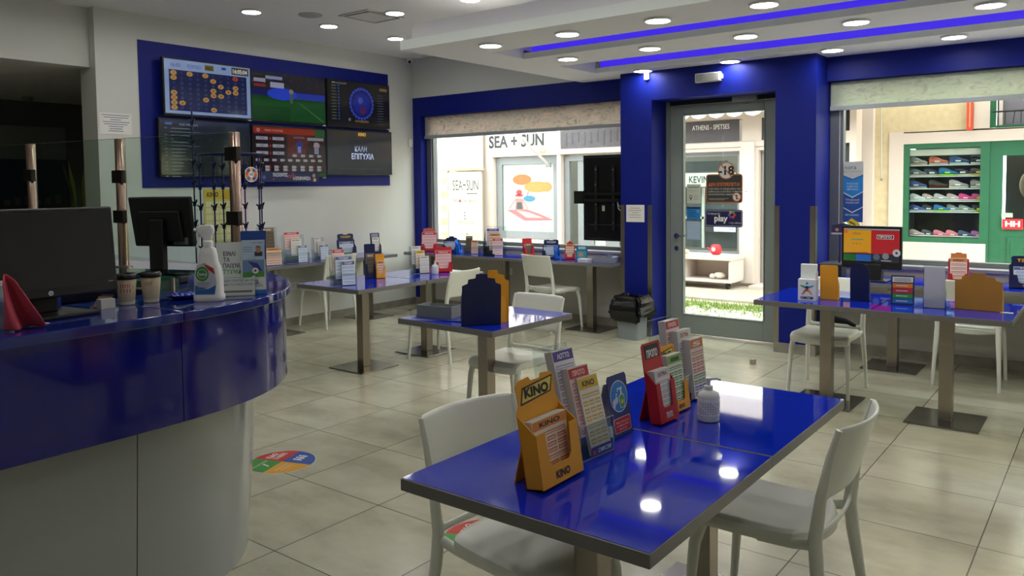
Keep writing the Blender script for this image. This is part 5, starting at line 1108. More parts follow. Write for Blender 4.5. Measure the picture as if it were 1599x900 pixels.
# right window counter
ZR = .7355
t = thing('desktop_screen', 'black all in one computer showing yellow and red game panels under the right window', 'computer', (-1.665, 7.16, ZR), -.06); t.scale = (.88, .88, .90)
S = front((-.275, -.02, .115), -.0); w = M(); w.slab(S, 0, .55, 0, .40, -.035, 0, BLACK); w.build('case', t, bevel=.006)
w = M(); D_ = S.off(.02, .065, .0008); W_, H_ = .51, .31; w.quad(D_, 0, W_, 0, H_, 0, glow('#2a2a30', .5)); w.quad(D_, 0, W_, H_-.014, H_, .0004, glow('#9c9c9c', .8))
w.quad(D_, 0, W_*.5, .075, H_-.016, .0004, glow('#dc9c20', .85)); w.quad(D_, W_*.5, W_, .075, H_-.016, .0004, glow('#b8242a', .85)); w.quad(D_, 0, W_*.23, 0, .065, .0004, glow('#1c6c28', .7)); w.quad(D_, W_*.23, W_*.5, 0, .065, .0005, glow('#1f62b8', .8)); w.quad(D_, W_*.5, W_, 0, .075, .0004, glow('#2c3038', .7))
w.text(D_, 'KINO', W_*.24, H_-.06, .022, .001, glow('#6a5a30', .8)); w.quad(D_, W_*.14, W_*.36, H_-.11, H_-.10, .001, glow('#4c9c80', .8))
for i in range(3): w.quad(D_, W_*(.17+.06*i), W_*(.20+.06*i), H_-.15, H_-.142, .001, glow('#c04c2c', .8))
w.poly(D_, [(0, .075), (W_*.42, .09), (W_*.5, .075)], .0008, glow('#c84c24', .8)); w.quad(D_, W_*.6, W_*.9, H_-.095, H_-.055, .0008, glow('#e8d8d8', .8)); w.quad(D_, W_*.61, W_*.89, H_-.091, H_-.059, .001, glow('#3c2024', .8)); w.text(D_, 'ΠΡΟΠΟ', W_*.75, H_-.085, .02, .0014, glow('#e8d8d8', .8), wid=.12, bold=.03)
w.disc(D_, W_*.95, .09, .035, .0009, glow('#c8c8cc', .7)); w.disc(D_, W_*.95, .09, .012, .0012, glow('#3c3c44', .7), n=6); w.disc(D_, W_*.60, .045, .03, .0009, glow('#5c6c80', .7)); w.disc(D_, W_*.76, .055, .03, .0009, glow('#8c9098', .7)); w.quad(D_, W_*.68, W_*.86, .01, .016, .001, glow('#c8c8cc', .8)); w.disc(D_, W_*.04, H_-.03, .02, .0008, glow('#e0722c', .8))
w.build('display', t)
w = M(); w.disc(S, .275, .03, .008, .0012, ink('#8a8c90')); w.build('round_logo', t)
w = M(); w.box(-.06, .10, -.03, .05, .0, .16, BLACKM); w.build('stand_neck', t, bevel=.01); w = M(); w.box(-.12, .16, -.10, .10, 0, .012, BLACK); w.build('stand_foot', t, bevel=.006)
c_ = at(1295, 411, ZR)
w = M(); w.box(-2.12, -1.94, 7.28, 7.45, ZR, ZR+.10, BLACKM); w.box(-2.13, -1.93, 7.27, 7.46, ZR+.10, ZR+.115, pbr('grey_lid', '#4a4c52', .4)); tag(w.build('card_reader_box', bevel=.005), 'black and grey machine at the left end of the right window counter', 'machine')
# cut-out display with a hand and ticket
t = thing('cutout_display', 'cut-out display of a hand giving a yellow ticket above the computer screen', 'display', (-2.02, 7.40, ZR))
q0 = atz0 = aty(1310, 360, 7.40); F = Fr((aty(1299, 365, 7.40).x, 7.40, aty(1299, 365, 7.40).z), (1, 0, 0), (0, 0, 1)); F = Fr(F.o-Vector(t.location), F.u, F.v)
k = (aty(1400, 360, 7.40).x-aty(1300, 360, 7.40).x)/100
w = M(); w.prism(F, [(0, 0), (20*k, 0), (40*k, 3*k), (42*k, 14*k), (18*k, 18*k), (0, 14*k)], 0, .004, ink('#2c2658')); w.slab(F, 0, 22*k, -1*k, 2*k, .004, .006, ink('#b8b4c0')); w.disc(F, 9*k, 7*k, 3*k, .005, ink('#b89048'), n=8); w.build('purple_card', t)
w = M(); w.prism(F, [(24*k, 19*k), (32*k, 27*k), (46*k, 18*k), (44*k, 10*k), (38*k, 12*k)], .006, .009, ink('#e0c030'))
for i in range(3): w.prism(F, [((27+i)*k, (19-i*1.5+3)*k), ((28+i)*k, (20-i*1.5+3)*k), ((38+i)*k, (15-i*1.5+3)*k), ((37+i)*k, (14-i*1.5+3)*k)], .009, .0095, ink('#8a7420'))
w.build('yellow_ticket', t)
w = M(); w.prism(F, [(44*k, 14*k), (52*k, 15*k), (60*k, 9*k), (64*k, 3*k), (58*k, 3*k), (50*k, 2*k), (44*k, 8*k)], .010, .014, ink('#b8b8bc'))
for i in range(3): w.prism(F, [((47+i*4)*k, 12*k), ((48+i*4)*k, 12.5*k), ((53+i*4)*k, 5*k), ((52+i*4)*k, 4.6*k)], .014, .0145, ink('#3c3c44'))
w.build('printed_hand', t)
w = M(); w.box(.02, .04, -.002, .0, 0, F.o.z+.02, ink('#2c2658')); w.box(-.02, .08, -.03, .03, 0, .003, ink('#2c2658')); w.build('stem', t)
F = Fr((-2.063, GY-.009, 1.20), (1, 0, 0), (0, 0, 1)); w = flatcard('window_banner', 'tall blue and white banner fixed to the right window glass', 'banner', F, .185, .56, ink('#1c4f9c'))
w.prism(F, [(0, .56), (.185, .56), (.185, .44), (.0925, .40), (0, .44)], .0012, .0018, ink('#c9ccc4')); w.prism(F, [(0, .43), (.0925, .39), (.185, .43), (.185, .28), (.0925, .23), (0, .28)], .0012, .0018, ink('#1f86cc'))
w.prism(F, [(0, .285), (.0925, .235), (.185, .285), (.185, .278), (.0925, .225), (0, .278)], .002, .0024, PAPER); w.prism(F, [(0, .145), (.0925, .095), (.185, .145), (.185, .138), (.0925, .085), (0, .138)], .002, .0024, PAPER)
w.text(F, 'tora', .075, .49, .038, .0024, ink('#5a5e66'), wid=.10); w.text(F, 'DIRECT TRANSACTIONS', .09, .465, .008, .0024, ink('#5a5e66'), wid=.15)
for i, s_ in enumerate(('Αναλύουμε', 'εμβάσεις', 'αποδείξεις')): w.text(F, s_, .0925, .35-i*.026, .017, .0024, PAPER, wid=.10)
for i, s_ in enumerate(('Πληρωμή', 'Λογαριασμών')): w.text(F, s_, .0925, .20-i*.026, .017, .0024, PAPER, wid=.12)
w.text(F, 'Μεταφορές', .0925, .06, .017, .0024, PAPER, wid=.12); w._post()
dispenser('leaflet_dispenser', 'red and orange card dispenser with a slip pad on the right window counter', (-1.04, 7.34, ZR), -82, .15, .25, CARDR, [('orange', .12, .20, .02)], d=.045, hp=.3, topper=1, padlab='red and orange dispenser on the right window counter', plate='#c87838', fine=False)
dispenser('leaflet_dispenser', 'blue scalloped card dispenser cut by the right edge of the photograph', (-.55, 7.26, ZR), -82, .26, .25, CARDN, [('blue', .20, .16, .02)], d=.05, hp=.4, topper=1, padlab='blue scalloped dispenser at the right edge', logo='ΤΖΟΚΕΡ', logocol='#e0a830', fine=False)

# ---------------------------------------------------------------- service counter
ZT = 1.15
outer = [(-2.575, -2.6), (-2.575, -1.2), (-2.575, .2), (-2.575, 1.0), (-2.577, 1.30), (-2.585, 1.50), (-2.61, 1.68), (-2.66, 1.84), (-2.73, 1.97), (-2.82, 2.08), (-2.93, 2.18), (-3.06, 2.27), (-3.22, 2.35), (-3.42, 2.42), (-3.65, 2.47), (-3.9, 2.50), (-4.3, 2.52), (-5.2, 2.53), (-6.0, 2.53)]
def smooth(P, it=2):
    for _ in range(it):
        Q = [P[0]]
        for a, b_ in zip(P, P[1:]): Q += [(a[0]*.75+b_[0]*.25, a[1]*.75+b_[1]*.25), (a[0]*.25+b_[0]*.75, a[1]*.25+b_[1]*.75)]
        P = Q+[P[-1]]
    return P
OUT = smooth(outer)
def inset(P, d):
    R_ = []
    for i, p in enumerate(P):
        a, b_ = P[max(0, i-1)], P[min(len(P)-1, i+1)]; tx, ty = b_[0]-a[0], b_[1]-a[1]; l = math.hypot(tx, ty)
        R_.append((p[0]-ty/l*d, p[1]+tx/l*d))
    return R_
def cum(P):
    s_ = [0]
    for a, b_ in zip(P, P[1:]): s_.append(s_[-1]+math.hypot(b_[0]-a[0], b_[1]-a[1]))
    return s_
def sub(P, Q, s0, s1):        # the stretch of the paired outlines between two distances along the outer one
    c_ = cum(OUT); A_, B_ = [], []
    def lerp(X, i, t): return (X[i][0]+(X[i+1][0]-X[i][0])*t, X[i][1]+(X[i+1][1]-X[i][1])*t)
    for i in range(len(c_)-1):
        if c_[i] <= s0 < c_[i+1]: t = (s0-c_[i])/(c_[i+1]-c_[i]); A_.append(lerp(P, i, t)); B_.append(lerp(Q, i, t))
        if s0 < c_[i+1] < s1: A_.append(P[i+1]); B_.append(Q[i+1])
        if c_[i] < s1 <= c_[i+1]: t = (s1-c_[i])/(c_[i+1]-c_[i]); A_.append(lerp(P, i, t)); B_.append(lerp(Q, i, t))
    return A_, B_
def strip(w, P0, P1, Q0, Q1, z0, z1, m):   # a curved wall: outer outline P0 at the foot and P1 at the head, inner Q0, Q1
    n = len(P0); vs = [(*p, z0) for p in P0]+[(*p, z1) for p in P1]+[(*p, z1) for p in Q1]+[(*p, z0) for p in Q0]
    fs = [];
    for i in range(n-1):
        for k in range(4): a, b_ = k*n, ((k+1) % 4)*n; fs.append((a+i, a+i+1, b_+i+1, b_+i))
    fs += [(0, n, 2*n, 3*n), (n-1, 4*n-1, 3*n-1, 2*n-1)]
    w.add(vs, fs, m)
    for j in range(len(w.f)-len(fs), len(w.f)-2): w.sm[j] = True
    return w
t = thing('service_counter', 'long service counter with a rounded end, glossy blue top and pale grey front', 'counter', (0, 0, 0))
CT = pbr('counter_top_blue', '#14257c', .08, coat=.5); CF = pbr('counter_front_blue', '#101273', .10, coat=.4); CW = pbr('counter_body_laminate', '#9fa3a1', .16, coat=.3)
L_ = cum(OUT)[-1]; IN = inset(OUT, .55)
cs_ = cum(OUT); SEAM = min(range(len(OUT)), key=lambda i: abs(OUT[i][1]-1.45) if OUT[i][0] > -3 else 9); sS = cs_[SEAM]
for a, b_ in ((0, sS-.0015), (sS+.0015, L_-.001)):
    w = M(); A_, B_ = sub(OUT, IN, a, b_); strip(w, A_, A_, B_, B_, 1.115, ZT, CT); w.build('counter_top', t, bevel=.004)
    P1 = inset(OUT, .022); P2 = inset(OUT, .06); w = M(); A_, B_ = sub(P1, P2, a, b_); strip(w, A_, A_, B_, B_, .757, 1.115, CF); w.build('blue_fascia', t)
i2 = min(range(len(OUT)), key=lambda i: abs(OUT[i][1]-1.37) if OUT[i][0] > -3 else 9); sB = cs_[i2]
PA, PB, PI_ = inset(OUT, .21), inset(OUT, .155), inset(OUT, .26)
for a, b_ in ((0, sB-.002), (sB+.002, L_-.001)):
    w = M(); A0, I0 = sub(PA, PI_, a, b_); A1, _ = sub(PB, PI_, a, b_); strip(w, A0, A1, I0, I0, 0, .757, CW); w.build('body_panel', t)
w = M(); A_, B_ = sub(inset(OUT, .055), inset(OUT, .24), 0, L_-.001); strip(w, A_, A_, B_, B_, .757, .775, BLACKM); w.build('underside_panel', t)
CTZ = ZT+.0005
# glass screens and posts
posts = [(-5.2, 2.02), (-4.37, 2.148), (-3.50, 2.29)]
for i, (x, y) in enumerate(posts):
    t = thing('screen_post', ('brushed steel post of the glass screen, leftmost of three', 'brushed steel post of the glass screen, middle one of three beside the black monitor', 'brushed steel post of the glass screen, right one behind the clip rack')[i], 'post', (x, y, CTZ), .1, 'steel posts of the counter screen')
    M().lathe([(.027, 0), (.027, .705), (.024, .708), (.001, .708)], pbr('warm_steel', '#b79c8c', .22, metal=1)).build('tube', t)
    M().lathe([(.045, 0), (.045, .008), (.03, .01)], STEEL).build('foot_flange', t)
    for z in ((.28, .50) if i == 1 else (.52,) if i == 0 else (.28, .60)):
        w = M(); w.box(-.045, .045, -.028, .0, z-.035, z+.035, pbr('clamp_dark', '#2c2826', .35, metal=.6)); w.build('glass_clamp', t, bevel=.003)
for i in range(3):
    a = posts[i-1] if i else (-6.0, 1.90); b_ = posts[i]; v = Vector((b_[0]-a[0], b_[1]-a[1], 0)); F = Fr((a[0], a[1]-.0, ZT+.04), v, (0, 0, 1)); F = F.off(.03, 0, .0)
    w = M(); w.slab(F, .0, v.length-.06, 0, .67, -.0, .006, SCREENG); w.slab(F, 0, v.length-.06, .668, .67, 0, .006, pbr('glass_edge', '#5c7c70', .2)); o = w.build('glass_screen')
    tag(o, ('clear glass screen panel at the far left of the counter', 'clear glass screen panel between the left and the middle steel post', 'clear glass screen panel between the middle and the right steel post')[i], 'screen')
# monitors
p = at(115, 490, ZT)
t = thing('computer_monitor', 'large black computer monitor facing the room at the left edge', 'monitor', (-2.86, 1.155, CTZ), face(4))
mw = .47; F = front((-mw/2, 0, .065), .08)
w = M(); w.slab(F, 0, mw, 0, .305, -.03, 0, BLACK); w.build('case', t, bevel=.006)
w = M(); w.slab(F, .014, mw-.014, .032, .290, .0005, .0012, DARK); w.build('display', t)
w = M(); w.prism(F.off(mw/2, .016), [(.0085*math.cos(a*PI/8), .0085*math.sin(a*PI/8)) for a in range(16)], 0, .001, ink('#c8c8cc')); w.text(F, 'hp', mw/2, .012, .008, .0014, ink('#2c2c30'), slant=.2); w.slab(F, mw-.035, mw-.018, .036, .038, .0012, .0016, ink('#a8a8a8')); w.build('round_logo', t)
w = M(); w.box(-.045, .045, .045, .075, .01, .16, BLACKM); w.build('stand_neck', t, bevel=.006); w = M(); w.prism(flat((0, .04, 0)), [(-.11, -.11), (.13, -.11), (.11, .10), (-.11, .10)], 0, .012, BLACK); w.build('stand_foot', t, bevel=.004)
p = at(255, 428, ZT)
t = thing('computer_monitor', 'black computer monitor seen from behind beside the middle steel post', 'monitor', (p.x, p.y, CTZ), math.radians(23))
k = 1/ (FPX/ (Vector((p.x, p.y, 0)).dot(Vector((fw.x, fw.y, 0))))); W2, H2 = 112*k, 78*k; zb = 43*k
w = M(); w.prism(Fr((-W2/2, -.0, zb), (1, 0, 0), (0, -.08, 1)), [(W2*.06, 0), (W2, 0), (W2, H2), (0, H2)], -.03, 0, BLACK); w.build('case', t, bevel=.008)
w = M(); w.prism(Fr((-W2/2, -.0, zb), (1, 0, 0), (0, -.08, 1)), [(W2*.16, .03), (W2*.88, .03), (W2*.84, H2*.72), (W2*.18, H2*.72)], 0, .02, pbr('monitor_back', '#0a0a0b', .5)); w.build('rear_cover', t, bevel=.006)
w = M(); w.box(-.035, .045, -.055, -.012, .01, zb+.14, BLACK); w.build('stand_neck', t, bevel=.008); w = M(); w.prism(flat((0, -.02, 0)), [(-.14, -.06), (.14, -.06), (.12, .08), (-.08, .08)], 0, .014, BLACK); w.build('stand_foot', t, bevel=.006)
w = M(); w.slab(Fr((W2/2-.11, 0, zb+.012), (1, 0, 0), (0, -.08, 1)), 0, .085, 0, .035, .0, .0015, ink('#77777a'))
for i in range(3): w.slab(Fr((W2/2-.11, 0, zb+.012), (1, 0, 0), (0, -.08, 1)), .008, .07, .006+i*.01, .009+i*.01, .0015, .002, ink('#2c2c2e'))
w.build('rating_label', t)
# small monitor and seat in the staff area
t = thing('office_chair', 'dark office chair backrest behind the counter glass', 'chair', (-4.9, 1.2, 0)); w = M(); w.box(-.22, .22, -.03, .03, 1.0, 1.36, BLACKM); w.build('backrest', t, bevel=.03); M().box(-.22, .22, -.25, .2, .48, .56, BLACKM).build('seat', t, bevel=.03); M().lathe([(.03, 0), (.03, .9)], BLACK, (0, .05, .1)).build('column', t)
w = M(); [w.tube([(0, .05, .12), (.28*math.cos(a), .05+.28*math.sin(a), .03)], .02, BLACK) for a in (0, 1.26, 2.51, 3.77, 5.03)]; [w.ball((.28*math.cos(a), .05+.28*math.sin(a), .03), .03, BLACK, n=8) for a in (0, 1.26, 2.51, 3.77, 5.03)]; w.build('star_base', t)
t.rotation_euler.z = math.radians(40)
# cups
def cup(px, py, label, mark, rz):
    p = at(px, py, ZT); t = thing('paper_cup', label, 'cup', (p.x, p.y, CTZ), rz, 'paper coffee cups on the counter')
    PC = pbr('cup_paper', '#d8c8a4', .6)
    M().lathe([(.026, 0), (.027, .001), (.0365, .100), (.036, .101)], PC).build('body', t)
    M().lathe([(.0268, .0005), (.0285, .012)], ink('#e4ddd0')).build('foot_band', t)
    M().lathe([(.038, .096), (.0395, .099), (.0385, .108), (.0345, .116), (.033, .117), (.031, .111), (.001, .111)], BLACK).build('lid', t)
    w = M(); rr_ = lambda z: .026+.0105*z/.1+.0006
    def q(a0, a1, z0, z1, m_): w.add([(rr_(z0)*math.sin(a0), -rr_(z0)*math.cos(a0), z0), (rr_(z0)*math.sin(a1), -rr_(z0)*math.cos(a1), z0), (rr_(z1)*math.sin(a1), -rr_(z1)*math.cos(a1), z1), (rr_(z1)*math.sin(a0), -rr_(z1)*math.cos(a0), z1)], [(0, 1, 2, 3)], m_)
    R_ = ink('#b8382e')
    if mark:
        q(-.55, .55, .080, .084, R_)
        for i in range(5): q(-.5+i*.22, -.42+i*.22, .066, .080, R_)
        q(-.6, .6, .046, .050, R_); q(-.6, .6, .060, .063, R_); q(.72, .78, .06, .075, R_)
        for i in range(4): q(-.55+i*.32, -.45+i*.32, .048, .062, R_)
        q(-.3, .3, .040, .043, R_)
    else:
        for i, (a, pr) in enumerate(((-.5, 'L'), (-.25, 'A'), (0, 'N'), (.25, 'D'))):
            q(a-.06, a-.03, .066, .080, R_); q(a+.05, a+.08, .066, .080, R_); q(a-.06, a+.08, (.066, .079, .072, .079)[i], (.068, .081, .074, .081)[i], R_)
        q(-.5, .3, .056, .058, ink('#c88c84')); q(-.45, .3, .050, .052, ink('#c88c84'))
    w.build('printed_mark', t)
cup(199, 476, 'beige paper coffee cup with a red building mark and black lid, left of two', 1, face(-32)); cup(237, 472, 'beige paper coffee cup with faint red lettering and black lid, right of two', 0, face(-40))
# pink cloth and water bottle
t = M(); p = at(50, 512, ZT); rl = []
r_ = random.Random(9); n_ = 15
for j in range(10):
    v = j/9; ring = []
    for i in range(n_): u = i/(n_-1); ring.append((.0+.035*math.sin(u*7+v*2)*(1-v*.5)+.02*u, -.07+.15*u*(1-.62*v)+.0*v, .002+.155*v*(.85+.15*math.sin(u*4))+(0 if v else 0)))
    rl.append(ring)
vs = [q for r in rl for q in r]; t.add(vs, [(j*n_+i, j*n_+i+1, (j+1)*n_+i+1, (j+1)*n_+i) for j in range(9) for i in range(n_-1)], pbr('pink_cloth', '#c44a5c', .9, bump=.2, bscale=200), True)
o = t.build('pink_cloth', solid=.006, sub=1); o.location = (p.x, p.y-.03, CTZ); o.rotation_euler = (0, 0, 0); o.scale = (1, .74, 1.12); tag(o, 'crumpled pink cloth standing on the counter in front of the large monitor', 'cloth')
p = at(2, 512, ZT); t = thing('water_bottle', 'clear plastic bottle cut by the left edge of the photograph', 'bottle', (p.x+.01, p.y-.0, CTZ))
M().lathe([(.028, 0), (.033, .006), (.034, .03), (.032, .036), (.034, .042), (.034, .09), (.03, .105), (.014, .125), (.012, .135)], frosty('bottle_plastic', '#b8c4cc', .55)).build('body', t)
M().lathe([(.0345, .045), (.0345, .085)], ink('#7c88b0')).build('label', t); M().lathe([(.013, .133), (.013, .147), (.001, .148)], WHITEP).build('cap', t)
w = M(); w.slab(flat((at(68, 505, ZT).x, at(68, 505, ZT).y, CTZ), .4), -.02, .02, -.006, .006, 0, .001, PAPER); tag(w.build('paper_tag'), 'tiny white tag on the counter beside the pink cloth', 'tag')
# blue case behind the monitor and folded notes
p = at(118, 478, ZT); w = M(); w.box(-.03, .03, -.02, .02, 0, .05, ink('#1c3cc0')); w.box(-.05, -.03, -.02, .02, 0, .045, ink('#1c5c48')); o = w.build('blue_box', bevel=.003); o.location = (-3.02, 1.22, CTZ); tag(o, 'small blue and green box behind the foot of the large monitor', 'box')
w = M(); w.slab(Fr((0, 0, 0), (.9, .3, 0), (-.1, .4, .7)), -.03, .03, 0, .05, 0, .003, BLACK); w.slab(Fr((.0, -.01, 0), (.9, .35, 0), (-.1, .45, .6)), -.03, .03, 0, .045, 0, .004, ink('#c8a078')); w.box(.02, .055, -.03, .02, 0, .035, ink('#d8d4cc')); o = w.build('note_holder'); o.location = (-2.94, 1.36, CTZ); tag(o, 'small black note holder with slips, left of the coffee cups', 'holder')
# coin tray
p = at(298, 466, ZT); t = thing('coin_tray', 'blue textured coin tray left of the spray bottle', 'tray', (p.x-.02, p.y, CTZ)); CTB = pbr('coin_tray_blue', '#0f1f86', .12, coat=.5)
M().lathe([(.04, 0), (.062, .006), (.068, .016), (.062, .017), (.05, .010), (.001, .008)], CTB, sy=1.25).build('dish', t)
w = M()
for i in range(26): a = i*2.4; r = .008+.045*(i/26)**.5; w.ball((r*math.cos(a), r*1.25*math.sin(a), .010+.08*r*(r > .045)), .0038, clear('glass_bead', '#c8d4f0', 1.5) if 0 else pbr('bead', '#8fa4e0', .1, coat=.5), n=6)
w.build('raised_beads', t)
# spray bottle
p = at(328, 470, ZT); t = thing('spray_bottle', 'white trigger spray bottle with a green round label on the counter', 'bottle', (p.x, p.y, CTZ), face(-48))
SPW = pbr('spray_white', '#efefec', .35)
rings = []
for z, a, b_ in ((0, .052, .028), (.004, .056, .030), (.02, .056, .030), (.03, .052, .028), (.09, .052, .028), (.125, .046, .026), (.15, .036, .022), (.175, .033, .020), (.20, .028, .018), (.208, .017, .016), (.222, .016, .016)):
    rings.append([(x, y, z) for x, y in rrect(a, b_, min(a, b_)*.7)])
w = M(); loft(w, rings, SPW, capt=True); w.build('body', t)
w = M(); w.lathe([(.019, .208), (.019, .228), (.014, .232), (.014, .245)], SPW)
hd = [[(x+dx, y, z) for x, y in rrect(a, .013, .01)] for z, a, dx in ((.236, .016, 0), (.25, .022, -.004), (.268, .034, -.008), (.282, .032, -.008), (.290, .022, -.004))]; loft(w, hd, SPW, capt=True); w.build('trigger_head', t, bevel=.002)
w = M(); w.prism(Fr((-.03, .005, .22), (1, 0, 0), (0, 0, 1)), [(-.012, .035), (.004, .035), (-.001, .012), (-.004, -.01), (-.011, -.018), (-.014, -.012), (-.008, .008)], 0, .01, SPW); w.tube([(-.038, 0, .272), (-.05, 0, .272)], .006, SPW); w.build('trigger', t)
w = M(); G = Fr((-.046, -.0286, .028), (1, 0, 0), (0, 0, 1)); w.prism(G, [(0, 0), (.075, 0), (.082, .045), (.072, .10), (.04, .122), (.012, .11), (0, .05)], 0, .0008, ink('#c9ced2')); w.poly(G, [(.002, .0), (.074, 0), (.08, .035), (.05, .02), (.002, .035)], .001, ink('#2d6cb0'))
w.disc(G, .030, .078, .024, .0012, ink('#3f8f3c'), ry=.028); w.ring(G, .030, .078, .016, .0185, .0016, ink('#c8d8c0')); w.text(G, 'Dettol', .030, .072, .012, .0018, PAPER, wid=.036, bold=.02); w.poly(G, [(.035, .118), (.072, .10), (.078, .075), (.052, .095)], .0014, ink('#c02c30'))
for i in range(4): w.quad(G, .008, .06-.006*i, .042-i*.008, .045-i*.008, .0013, ink('#7c8894'))
w.build('label', t)
# white card sign and tora leaflet box
p = at(372, 462, ZT); t = thing('card_sign', 'white leaning card sign with Greek lettering behind the spray bottle', 'sign', (p.x-.01, p.y-.01, CTZ), face(-42)); F = front((-.07, 0, 0), .16)
w = M(); w.slab(F, 0, .15, 0, .215, -.001, 0, ink('#f0efea')); w.build('card', t); w = M(); w.box(-.075, .085, -.035, .012, 0, .003, CLEAR); w.slab(F, -.003, .153, 0, .218, .001, .003, clear('sign_cover', '#f6f8f8', .7)); w.build('acrylic_stand', t)
w = M()
for i, (s_, c_) in enumerate((('ΕΙΝΑΙ', '#2c2c34'), ('ΤΑ', '#2c2c34'), ('ΠΑΙΧΝΙΔΙΑ.', '#2c2c34'), ('ΤΥΧΝΙΔΙ.', '#5c9c34'))): w.text(F, s_, .028, .16-i*.024, .017, .0002, ink(c_), 'l', sx=.8, bold=.02)
w.quad(F, .03, .12, .072, .073, .0002, ink('#3c3c40')); w.text(F, 'ΔΕΝ ΠΡΕΠΕΙ ΝΑ ΕΙΝΑΙ', .03, .055, .009, .0002, ink('#4c4c50'), 'l'); w.text(F, 'ΚΑΙ ΤΟ ΠΑΙΖΟΥΜΕ ΕΤΣΙ.', .03, .040, .009, .0002, ink('#4c4c50'), 'l'); w.quad(F, .03, .14, .012, .02, .0002, ink('#8c7c6c')); w.ring(F, .128, .185, .006, .008, .0002, ink('#8c8c90'), n=12); w.build('printed_lettering', t)
p = at(398, 462, ZT); t = tb_ = thing('leaflet_box', 'blue and white leaflet box with a football picture at the counter end', 'dispenser', (p.x-.05, p.y+.035, CTZ), face(-38))
w = M(); TW = .105; F = front((-TW/2, 0, 0), .03); w.slab(F, 0, TW, 0, .275, -.003, 0, ink('#1d4690')); w.build('back_board', t)
w = M(); w.slab(F, 0, TW, 0, .15, .030, .033, ink('#dfe2e2')); w.slab(F, 0, .003, 0, .16, 0, .033, ink('#c8cccc')); w.slab(F, TW-.003, TW, 0, .22, 0, .033, ink('#1d3a78')); w.slab(F, 0, TW, 0, .02, .033, .034, ink('#2a64b0'))
w.text(F, 'tora', TW*.42, .045, .022, .0338, ink('#4a4c54'), wid=.055); w.quad(F, .02, .09, .035, .038, .0338, ink('#8c8c90')); w.quad(F, .008, TW-.008, .075, .15, .0336, ink('#6f8fb8')); w.quad(F, .008, TW-.008, .075, .098, .0340, ink('#4f9440')); w.poly(F, [(.03, .145), (.07, .135), (.09, .1), (.06, .11)], .0342, ink('#3c3c8c')); w.disc(F, .06, .103, .013, .0345, PAPER); w.disc(F, .06, .103, .005, .0348, BLACK, n=6); w.build('front_pocket', t)
w = M(); w.slab(F, .005, TW-.005, .02, .235, .008, .026, ink('#b9cde0')); w.text(F, 'tora wallet', TW*.66, .222, .007, .0264, ink('#5c6c8c')); w.quad(F, .058, .09, .165, .185, .0264, ink('#2c3c4c')); w.disc(F, .073, .193, .010, .0268, ink('#b8886c'), ry=.013); w.disc(F, .073, .201, .010, .0266, ink('#3c2c24'), ry=.009)
for i in range(3): w.quad(F, .01, .05, .185+i*.009, .188+i*.009, .0264, ink('#7c94b4'))
w.build('leaflets', t)
tb_.scale = (.94, .94, .93)
# clip rack around the right post
t = thing('clip_rack', 'dark blue wire rack of hanging clips behind the right steel post', 'rack', (posts[2][0]-.165, posts[2][1]+.09, CTZ), YAW*-1+PI*0)
RB = pbr('rack_blue', '#14245c', .4); M().lathe([(.11, 0), (.11, .008), (.02, .012), (.012, .02)], RB).build('base', t)
M().box(-.012, .012, -.012, .012, .01, .62, RB).build('central_pole', t)
w = M(); w.tube([(.17*math.cos(a*PI/12), .13*math.sin(a*PI/12), .605) for a in range(25)], .004, RB, 6); w.tube([(-.17, 0, .605), (.17, 0, .605)], .004, RB, 6); w.build('top_ring', t)
def crod(x, y, z0, z1):
    r = M().tube([(x, y, z0), (x, y, z1)], .0038, RB, 6).build('rod', t)
    z = z1-.06
    while z > z0:
        c_ = M(); c_.tube([(x, y, z-.012), (x, y, z+.012)], .009, RB, 8); c_.tube([(x, y, z-.01), (x+.016, y-.01, z+.022)], .0045, BLACK, 6); c_.tube([(x, y, z), (x-.014, y-.008, z+.016)], .004, RB, 6); c_.build('clip', r); z -= .105
for x, y in ((-.14, -.073), (-.09, .11), (-.05, -.124), (.07, -.118), (.12, .092), (.155, -.053), (.02, .129)): crod(x, y, .06, .60)
crod(-.20, .0, .04, .83)
M().tube([(-.20, 0, .605), (-.165, 0, .605)], .004, RB, 6).build('side_arm', t)
# glass shelf with card packs behind the cups
p = at(250, 440, ZT)
t = thing('glass_shelf', 'green edged glass shelf on the counter behind the coffee cups', 'shelf', (p.x+.12, p.y-.18, CTZ), math.radians(20))
GE = clear('green_glass', '#8fc4ac', 1.0); M().box(-.27, .30, -.11, .11, .062, .070, GE).build('glass_top', t)
M().box(-.27, .30, -.1105, -.11, .062, .070, pbr('green_glass_edge', '#2c6c54', .2)).build('glass_edge', t)
for x, y in ((-.25, -.09), (.28, -.09), (-.25, .09), (.28, .09)): M().lathe([(.01, 0), (.01, .062)], STEEL, (x, y, 0), n=12).build('standoff', t)
for i, (x, c_, n_) in enumerate(((-.17, '#6c9c7c', 'green'), (-.03, '#8cac98', 'pale green'), (.12, '#3c5c50', 'dark green'))):
    o = M().box(-.06, .06, -.07, .07, 0, .018+.01*i, ink(c_)).box(-.055, .055, -.071, -.07, .006, .012, PAPER).build('card_pack'); o.location = Vector(t.location)+Vector((x*.94, x*.34, 0)); o.rotation_euler.z = .35; tag(o, n_+' pack of scratch cards under the glass shelf', 'cards', 'card packs under the glass shelf')
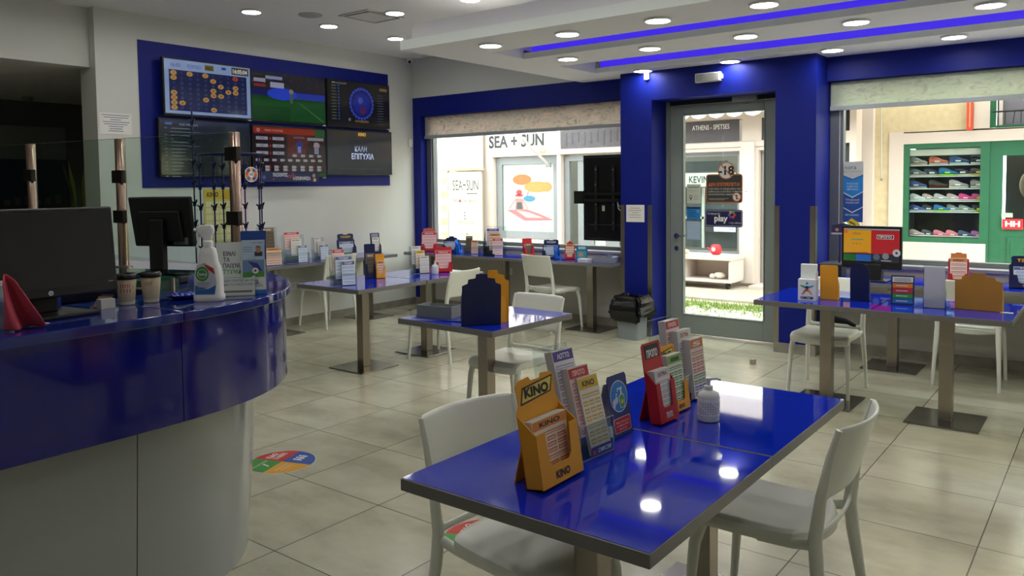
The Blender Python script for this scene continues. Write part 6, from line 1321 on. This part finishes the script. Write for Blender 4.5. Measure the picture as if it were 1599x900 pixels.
w = M(); w.box(-.06, .06, -.03, .03, 0, .03, BLACKM); o = w.build('black_reader', bevel=.006); p = at(288, 440, ZT); o.location = (p.x, p.y-.05, CTZ); o.rotation_euler.z = .35; tag(o, 'small black device on the counter right of the cups', 'device')

# ---------------------------------------------------------------- dark back room
p = atx(10, 310, -10.95); w = M(); F = RF(-11.09, p.y-.8, 1.0); w.slab(F, 0, 1.6, 0, 1.0, 0, .02, ink('#2c3440')); w.quad(F, .02, 1.58, .45, .98, .021, ink('#24405c')); w.quad(F, .02, 1.58, .02, .45, .0212, ink('#3c4448')); w.quad(F, .02, 1.58, .98, 1.4, .0212, ink('#8a8c8c'))
for i in range(12): w.quad(F, .1+.12*i, .17+.12*i, .40, .46+.03*(i % 3), .022, ink('#6c6c6c'))
tag(w.build('wall_poster'), 'dim seaside picture on the back room wall behind the counter glass', 'picture')
p = atx(127, 300, -8.8); t = thing('potted_plant', 'tall leafy plant in the dark back room beside the white wall end', 'plant', (-8.8, p.y, 0))
M().lathe([(.10, 0), (.13, .03), (.15, .30), (.14, .31), (.13, .28), (.001, .28)], ink('#6c4c3c')).build('pot', t)
w = M(); r_ = random.Random(1)
for i in range(11):
    a = i*2.4; h_ = 1.1+r_.random()*.6; dx, dy = math.cos(a)*.16, math.sin(a)*.16; px_, py_ = -math.sin(a)*.035, math.cos(a)*.035; c_ = ink(('#3c5c34', '#8c8430', '#2c4c34')[i % 3])
    pts = [(0, 0, .28, .4), (dx*.3, dy*.3, .28+h_*.5, 1.0), (dx*.7, dy*.7, .28+h_*.85, .8), (dx, dy, .28+h_, .05)]
    w.add([(x+px_*s_, y+py_*s_, z) for x, y, z, s_ in pts]+[(x-px_*s_, y-py_*s_, z) for x, y, z, s_ in pts], [(k, k+1, k+5, k+4) for k in range(3)], c_)
w.build('leaves', t, solid=.003)
t = thing('back_screen', 'small dark monitor in the staff area behind the large monitor', 'monitor', (-5.0, 1.75, CTZ), face(20)); 
w = M(); w.slab(front((-.15, 0, .08)), 0, .30, 0, .22, -.02, 0, BLACKM); w.build('case', t); w = M(); w.box(-.02, .02, 0, .02, 0, .15, BLACK); w.box(-.08, .08, -.05, .06, 0, .01, BLACK); w.build('stand', t)
